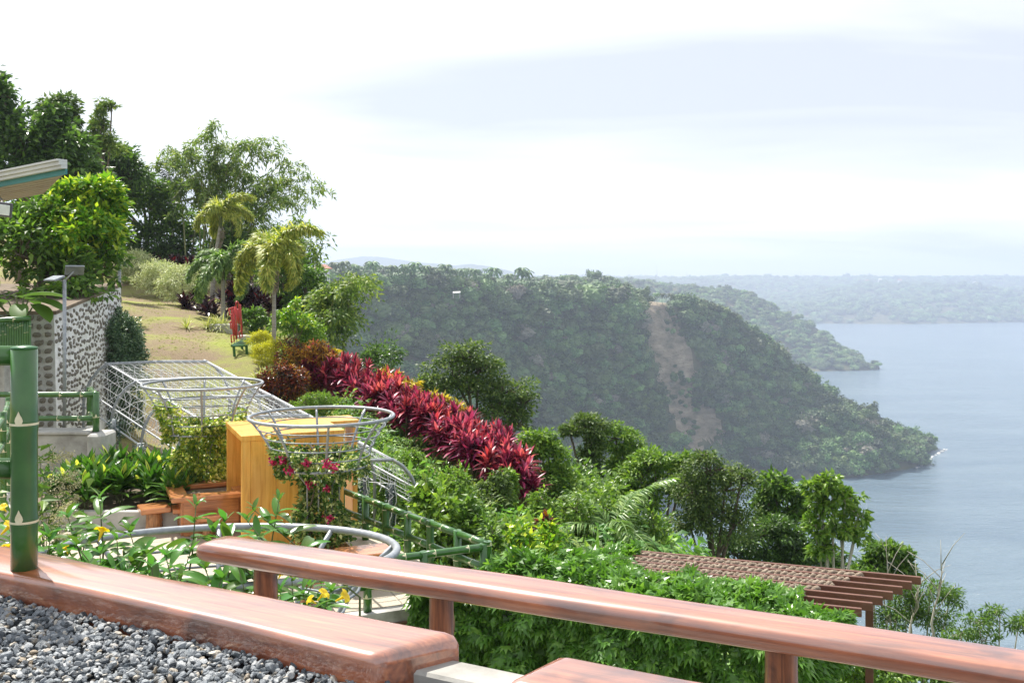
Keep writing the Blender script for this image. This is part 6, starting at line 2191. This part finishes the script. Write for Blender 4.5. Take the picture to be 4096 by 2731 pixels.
# broad leaved plants standing out on the slope
for k, (px, py, d, rx, rz, mt, lf, lab) in enumerate([
        (424, 489, 21.5, 10, 12, 'leaf_bright', .24, 'young broad leaved plant beside the tunnel end'), (445, 506, 21, 9, 10, 'leaf_bright', .2, 'broad leaved plant with dark drooping leaves on the slope'),
        (468, 508, 21.5, 10, 12, 'leaf_mid', .2, 'grey green broad leaved shrub in the middle of the slope'), (490, 538, 19.5, 9, 9, 'leaf_mid', .18, 'dark leaved shrub by the terrace railing corner'),
        (520, 535, 20, 16, 10, 'leaf_yellow', .2, 'yellow variegated shrub on the slope above the pergola vine'), (548, 530, 21, 12, 10, 'leaf_yellow', .18, 'yellow mottled shrub near the red tipped plant'),
        (545, 522, 21.5, 5, 6, 'leaf_croton', .2, 'brown red tipped plant among the slope weeds'), (508, 478, 25, 8, 9, 'leaf_bright', .15, 'green shrub in front of the lower red hedge'),
        (455, 478, 24, 16, 7, 'leaf_bright', .13, 'soft light green shrub below the middle of the red hedge'), (498, 480, 24, 12, 10, 'leaf_olive', .14, 'pale olive shrub with thin upright stems under the hedge'),
        (575, 505, 25, 16, 12, 'leaf_bright', .16, 'light green shrub before the vine draped trees'), (540, 500, 24, 14, 12, 'leaf_bright', .16, 'fresh green shrub on the open slope'),
        (600, 520, 26, 14, 14, 'leaf_mid', .16, 'mid green shrub behind the young coconut palm'), (650, 525, 26, 18, 14, 'leaf_bright', .14, 'grassy green shrub between coconut palm and olive tree'),
        (385, 474, 24.5, 12, 9, 'leaf_bright', .13, 'light green shrub behind the lower tunnel end'), (412, 456, 27, 10, 6, 'leaf_bright', .12, 'soft green shrub at the foot of the red hedge canes')]):
    bush('slope_shrub', lab, [(px, py + 2, rx * .75, rz * .8), (px + rx * .6, py + rz * .7, rx * .6, rz * .6), (px - rx * .7, py + rz * .6, rx * .6, rz * .6), (px, py + rz * 1.2, rx * .9, rz * .5), (px + rx * .2, py - rz * .6, rx * .3, rz * .4)], d, M[mt], 620 if lf > .15 else 1400, lf * .9, 170 + k, clumps=8, spread=.36)


# ------------------------------------------------------------------ weeds covering the slope (one mass)
def weed(seed, kind):
    Rn = np.random.default_rng(seed)
    if kind == 'fern':
        n = 240
        t = Rn.random(n); a = Rn.integers(0, 9, n) * .7 + Rn.normal(0, .08, n)
        r = t * .62
        pos = np.stack([np.cos(a) * r, np.sin(a) * r, .15 + .55 * np.sin(t * 2.2)], 1) + Rn.normal(0, .03, (n, 3))
        d = np.stack([np.cos(a + 1.2 * np.sign(Rn.normal(0, 1, n))), np.sin(a + 1.2), Rn.normal(-.1, .3, n)], 1)
        V_, F_ = leaves(pos, d, .14, .05, DIAM, .4, Rn)
    elif kind == 'grass':
        V_, F_ = [], []
        for _ in range(40):
            a = Rn.random() * 6.28; el = Rn.uniform(.6, 1.45)
            strap(V_, F_, (Rn.normal(0, .08), Rn.normal(0, .08), 0), (math.cos(a) * math.cos(el), math.sin(a) * math.cos(el), math.sin(el)), Rn.uniform(.5, 1.0), .025, 1.2, 4)
        return np_mesh('weed', np.array(V_), np.array(F_), True)
    elif kind == 'thick':
        pos, d, _ = crown_points([(0, 0, .45, .5, .5, .42), (.25, .1, .7, .28, .28, .25), (-.2, .2, .6, .3, .3, .25)], 900, Rn, 12, .3, .5)
        V_, F_ = leaves(pos, d, .075, .04, LEAF, .5, Rn)
    else:
        n = 150 if kind == 'small' else 70
        pos, d, _ = crown_points([(0, 0, .4, .45, .45, .4), (.2, .1, .6, .25, .25, .25)], n, Rn, 10, .3, .5)
        V_, F_ = leaves(pos, d, .13 if kind == 'small' else .24, .06 if kind == 'small' else .12, LEAF, .4, Rn)
    return np_mesh('weed', V_, F_)


wk = [(weed(500, 'fern'), M['leaf_weed']), (weed(501, 'fern'), M['leaf_weed']), (weed(502, 'small'), M['leaf_weed']), (weed(503, 'small'), M['leaf_weed']), (weed(504, 'big'), M['leaf_weed']), (weed(505, 'grass'), M['leaf_weed'])]
R8 = np.random.default_rng(88)
nw = 26000
wx = R8.uniform(-8, 34, nw); wy = R8.uniform(6, 52, nw)
wpx = HX + F * wx / wy
hb = np.interp(wpx, [300, 345, 400, 465, 525, 560], [33, 35, 31.2, 29.2, 27.3, 30])      # line of the hedge
keep = (wpx > 345) & (wpx < 1080)
zz = H(wx, wy)
keep &= ~((wy < 19.3) & (wx < .6 - (wy - 15) * .62 + .0) & (wx < .3))                     # not on the terrace
tl = (wx - T0.x) * (T1.x - T0.x) + (wy - T0.y) * (T1.y - T0.y)
tl /= (T1 - T0).xy.length_squared
lat = (wx - (T0.x + (T1.x - T0.x) * tl)) * AC.x + (wy - (T0.y + (T1.y - T0.y) * tl)) * AC.y
keep &= ~((np.abs(lat) < 2.2) & (tl > -.05) & (tl < 1.05))
keep &= ~((wy > hb - .6) & (wy < hb + 2.0) & (wpx > 300) & (wpx < 530) & (R8.random(nw) < .7))
keep &= ~((wy < 8.5) & (wx < 3))
nn_ = np.array([mnoise.noise(Vector((a * .25, b * .25, 0))) for a, b in zip(wx, wy)])
keep &= R8.random(nw) < np.where(wy < 34, .95, .5)
wx, wy, zz, nn_ = wx[keep], wy[keep], zz[keep], nn_[keep]
n = len(wx)
sc = R8.uniform(.6, 1.25, n) * (1 + .7 * nn_) * np.where(wy > 30, 1.4, 1)
nearh = (wy > np.interp(HX + F * wx / wy, [300, 345, 400, 465, 525, 560], [33, 35, 31.2, 29.2, 27.3, 30]) - 3.5) & (HX + F * wx / wy < 535)
sc = np.where(nearh, sc * .5, sc)
ids = np.where(nn_ > .18, R8.choice([0, 1, 4], n), np.where(nn_ < -.2, R8.choice([2, 3, 5], n), R8.integers(0, 6, n)))
gn_scatter('slope_weeds', np.stack([wx, wy, zz - .05], 1), np.stack([R8.normal(0, .15, n), R8.normal(0, .15, n), R8.random(n) * 6.28], 1), np.stack([sc, sc, sc * R8.uniform(.7, 1.2, n)], 1), ids, wk)
tag(bpy.data.objects['slope_weeds'], 'tangled green weeds and ferns covering the slope below the red hedge', 'weeds', kind='stuff')
nw = 5200
wx = R8.uniform(-2, 36, nw); wy = R8.uniform(19, 60, nw); wpx = HX + F * wx / wy
keep = (wpx > 560) & (wpx < 1090) & (wy > np.interp(wpx, [560, 640, 780, 900, 1024], [27, 24, 22, 20, 19]))
wx, wy = wx[keep], wy[keep]; n = len(wx)
sc = R8.uniform(1.2, 2.5, n)
gn_scatter('slope_thicket', np.stack([wx, wy, H(wx, wy) - .2], 1), np.stack([R8.normal(0, .15, n), R8.normal(0, .15, n), R8.random(n) * 6.28], 1), np.stack([sc, sc, sc * R8.uniform(.8, 1.4, n)], 1), R8.integers(0, 4, n),
           [(weed(510, 'thick'), M['leaf_mid']), (weed(511, 'thick'), M['leaf_bright']), (weed(512, 'thick'), M['leaf_dark']), (weed(513, 'fern'), M['leaf_weed'])])
tag(bpy.data.objects['slope_thicket'], 'dense low thicket filling the steep slope behind the pergola', 'thicket', kind='stuff')
# short tufts and leaf litter at the edges of the lawn
nw = 9000
wx = R8.uniform(-24, -6, nw); wy = R8.uniform(35.5, 66, nw); wpx = HX + F * wx / wy
keep = (wpx > 110) & (wpx < 300)
edge = np.array([mnoise.noise(Vector((a * .35, b * .2, 7))) for a, b in zip(wx, wy)])
keep &= (edge > -.05)
wx, wy = wx[keep], wy[keep]; n = len(wx); sc = R8.uniform(.04, .1, n)
gn_scatter('lawn_grass', np.stack([wx, wy, H(wx, wy) - .01], 1), np.stack([np.zeros(n), np.zeros(n), R8.random(n) * 6.28], 1), np.stack([sc * 1.6, sc * 1.6, sc], 1), np.zeros(n, int), [(weed(506, 'grass'), m_leaf('lawn grass blades', [(0, (.2, .25, .05)), (1, (.42, .42, .12))], .7, .4, .2))])
tag(bpy.data.objects['lawn_grass'], 'short yellowing grass tufts scattered over the sloping lawn', 'grass', kind='stuff')

# ------------------------------------------------------------------ pergola with vine
PG0, PGB, PGS = Vector((1.555, 17.06, -3.05)), Vector((4.757, -1.705, 0)), Vector((-.238, -.244, 0))
NB = 11
pg = thing('pergola', 'brown steel slatted pergola half buried in a green vine', 'pergola', Vector((2.5, 14.6, -6.6)))
bx = PGB.normalized(); brot = Matrix.Rotation(math.atan2(bx.y, bx.x), 3, 'Z')
for k in range(NB):
    c_ = PG0 + PGB * .5 + PGS * k
    MB().bbox(c_ + Vector((0, 0, -.06)), (PGB.length, .055, .12), .006, rot=brot).build('beam', M['pergola'], pg)
for t in (.16, .86):
    a, b = PG0 + PGB * t + PGS * -.3, PG0 + PGB * t + PGS * (NB - .4)
    dv = (b - a); rot_ = Matrix.Rotation(math.atan2(dv.y, dv.x), 3, 'Z')
    MB().bbox((a + b) / 2 + Vector((0, 0, -.185)), (dv.length, .08, .125), .006, rot=rot_).build('cross_beam', M['pergola'], pg)
for t in (.16, .86):
    for k in (.3, 5, NB - 1.2):
        p = PG0 + PGB * t + PGS * k
        gz = Hz(p.x, p.y)
        MB().bbox(Vector((p.x, p.y, (gz - .1 + p.z - .25) / 2)), (.12, .12, p.z - .25 - gz + .1), .008, rot=brot).build('post', M['pergola'], pg)
R9 = np.random.default_rng(99)
for k in range(6):
    # plaited coir rope lying in the gaps between the beams
    for strand in range(2):
        t0, t1 = .14 + .01 * R9.random(), .845 - .012 * k
        nP = 150
        pts, rr = [], []
        for i in range(nP):
            t = t0 + (t1 - t0) * i / (nP - 1)
            ph = i * (.6 + .12 * k % .3) + strand * PI + R9.normal(0, .15)
            p = PG0 + PGB * t + PGS * (k + .5)
            side = Vector((-bx.y, bx.x, 0))
            pts.append(p + side * .045 * math.sin(ph) + Vector((0, 0, -.048 + .03 * math.cos(ph) + R9.normal(0, .006))))
            rr.append(.043 * (1 + .3 * mnoise.noise(Vector((i * .6, k * 3.0, strand)))))
        MB().tube(pts, rr, 6).build('coir_rope', M['rope'], pg)

vn = thing('passion_vine', 'thick bright green vine draped over the near side of the pergola', 'climbing plant', Vector((.8, 13.2, -6.4)))
vm = R9
pos, drs = [], []
nt_ = 9500
tb_ = vm.random(nt_); kb = vm.random(nt_) * (NB + 1.2) - .6
# boundary: beams stay free towards the far side
lim = np.interp(tb_, [0, .1, .25, .4, .55, .75, .9, 1.0], [5.6, 1.8, 3.2, 4.4, 4.6, 4.9, 6.6, 9.2]) + .55 * np.sin(tb_ * 23) + .35 * np.sin(tb_ * 51 + 1)
kp = kb > lim + vm.normal(0, .35, nt_)
kp |= (np.abs(tb_ - .11 - .018 * kb) < .05) & (vm.random(nt_) < .75)
tb_, kb = tb_[kp], kb[kp]
tb_ = tb_ * 1.05 - .04
x = PG0.x + PGB.x * tb_ + PGS.x * kb; y = PG0.y + PGB.y * tb_ + PGS.y * kb
hump = np.array([mnoise.noise(Vector((a * 1.3, b * 1.3, 2))) for a, b in zip(x, y)])
edge = np.clip((kb - np.interp(tb_, [0, .1, .25, .4, .55, .75, .9, 1.0], [5.6, 1.8, 3.2, 4.4, 4.6, 4.9, 6.6, 9.2])) / 3, 0.1, 1)
zt_ = -3.05 + edge * (.2 + .4 * hump) * (1 - .6 * vm.random(len(x)) ** 2)
pos.append(np.stack([x, y, zt_], 1)); drs.append(vm.normal(0, .7, (len(x), 3)) + np.array([0, -.2, -.15]))
# curtains along the near side and both ends
nc = 7600
s = vm.random(nc)
fa_, fb_ = PG0 + PGS * (NB - .2) + PGB * .0, PG0 + PGS * (NB - .2) + PGB * 1.0
prof_ = np.interp(s, [0, .08, .2, .33, .42, .5, .6, .75, .88, 1], [2.2, 2.6, 2.5, 1.5, 1.0, 1.2, 1.9, 2.2, 2.0, .7])
drop_ = vm.random(nc) ** .9 * prof_ * (1 + .2 * np.sin(s * 40))
bul = .22 * np.sin(drop_ * 2.2) + .5 * np.array([mnoise.noise(Vector((a * 11, b * 2.4, 5))) for a, b in zip(s, drop_)])
cx = fa_.x + (fb_.x - fa_.x) * s; cy = fa_.y + (fb_.y - fa_.y) * s
nrm = Vector((PGB.y, -PGB.x, 0)).normalized()
pos.append(np.stack([cx + nrm.x * (bul + .1 - vm.random(nc) * .25), cy + nrm.y * (bul + .1 - vm.random(nc) * .25), -2.92 - drop_], 1))
drs.append(vm.normal(0, .5, (nc, 3)) + np.array([nrm.x * .6, nrm.y * .6, -.75]))
nl_ = 3000
s = vm.random(nl_) * (NB - 6) + 6
le = PG0 + PGB * -.035
drop_ = vm.random(nl_) ** .9 * np.interp(s, [3, 6, 13], [.5, 1.5, 2.3])
pos.append(np.stack([le.x + PGS.x * s - .1 - .12 * vm.random(nl_), le.y + PGS.y * s, -2.95 - drop_], 1)); drs.append(vm.normal(0, .5, (nl_, 3)) + np.array([-.6, -.3, -.6]))
re_ = PG0 + PGB * 1.0
s = vm.random(1800) * 3.2 + NB - 3.2
pos.append(np.stack([re_.x + PGS.x * s + .1 * vm.random(1800), re_.y + PGS.y * s, -2.95 - vm.random(1800) * .7], 1)); drs.append(vm.normal(0, .6, (1800, 3)) + np.array([.6, -.2, -.4]))
pos, drs = np.concatenate(pos), np.concatenate(drs)
N_ = len(pos)
V_, F_ = leaves(pos, drs, .165 * vm.uniform(.6, 1.3, N_), .165, HAND, .45, vm)
V2_, F2_ = leaves(pos[::3] + vm.normal(0, .03, pos[::3].shape), drs[::3], .16, .08, LEAF, .4, vm)
put('foliage', np_mesh('foliage', np.r_[V_, V2_], np.r_[F_, F2_ + len(V_)]), M['leaf_vine'], vn)
m = MB()
for k in range(26):
    s = vm.random()
    p = fa_.lerp(fb_, s)
    m.tube([Vector((p.x, p.y, Hz(p.x, p.y))), Vector((p.x + vm.normal(0, .1), p.y + .1, -4.4)), Vector((p.x, p.y + .15, -3.1))], [.015, .012, .008], 5, False)
for k in range(30):
    i = vm.integers(0, N_)
    p = Vector(pos[i]); e = p + Vector((vm.normal(0, .2), vm.normal(-.1, .15), vm.uniform(.05, .3)))
    m.tube([p, p.lerp(e, .5) + Vector((0, 0, .08)), e], [.005, .004, .002], 4, False)
m.build('stem', M['stem'], vn)
# light concrete path under the pergola
tag(MB().prism([(.2, 12.2), (4.2, 10.6), (6.4, 13.8), (1.6, 15.6)], -7.2, -6.0).build('lower_path', M['concrete']), kind='structure')
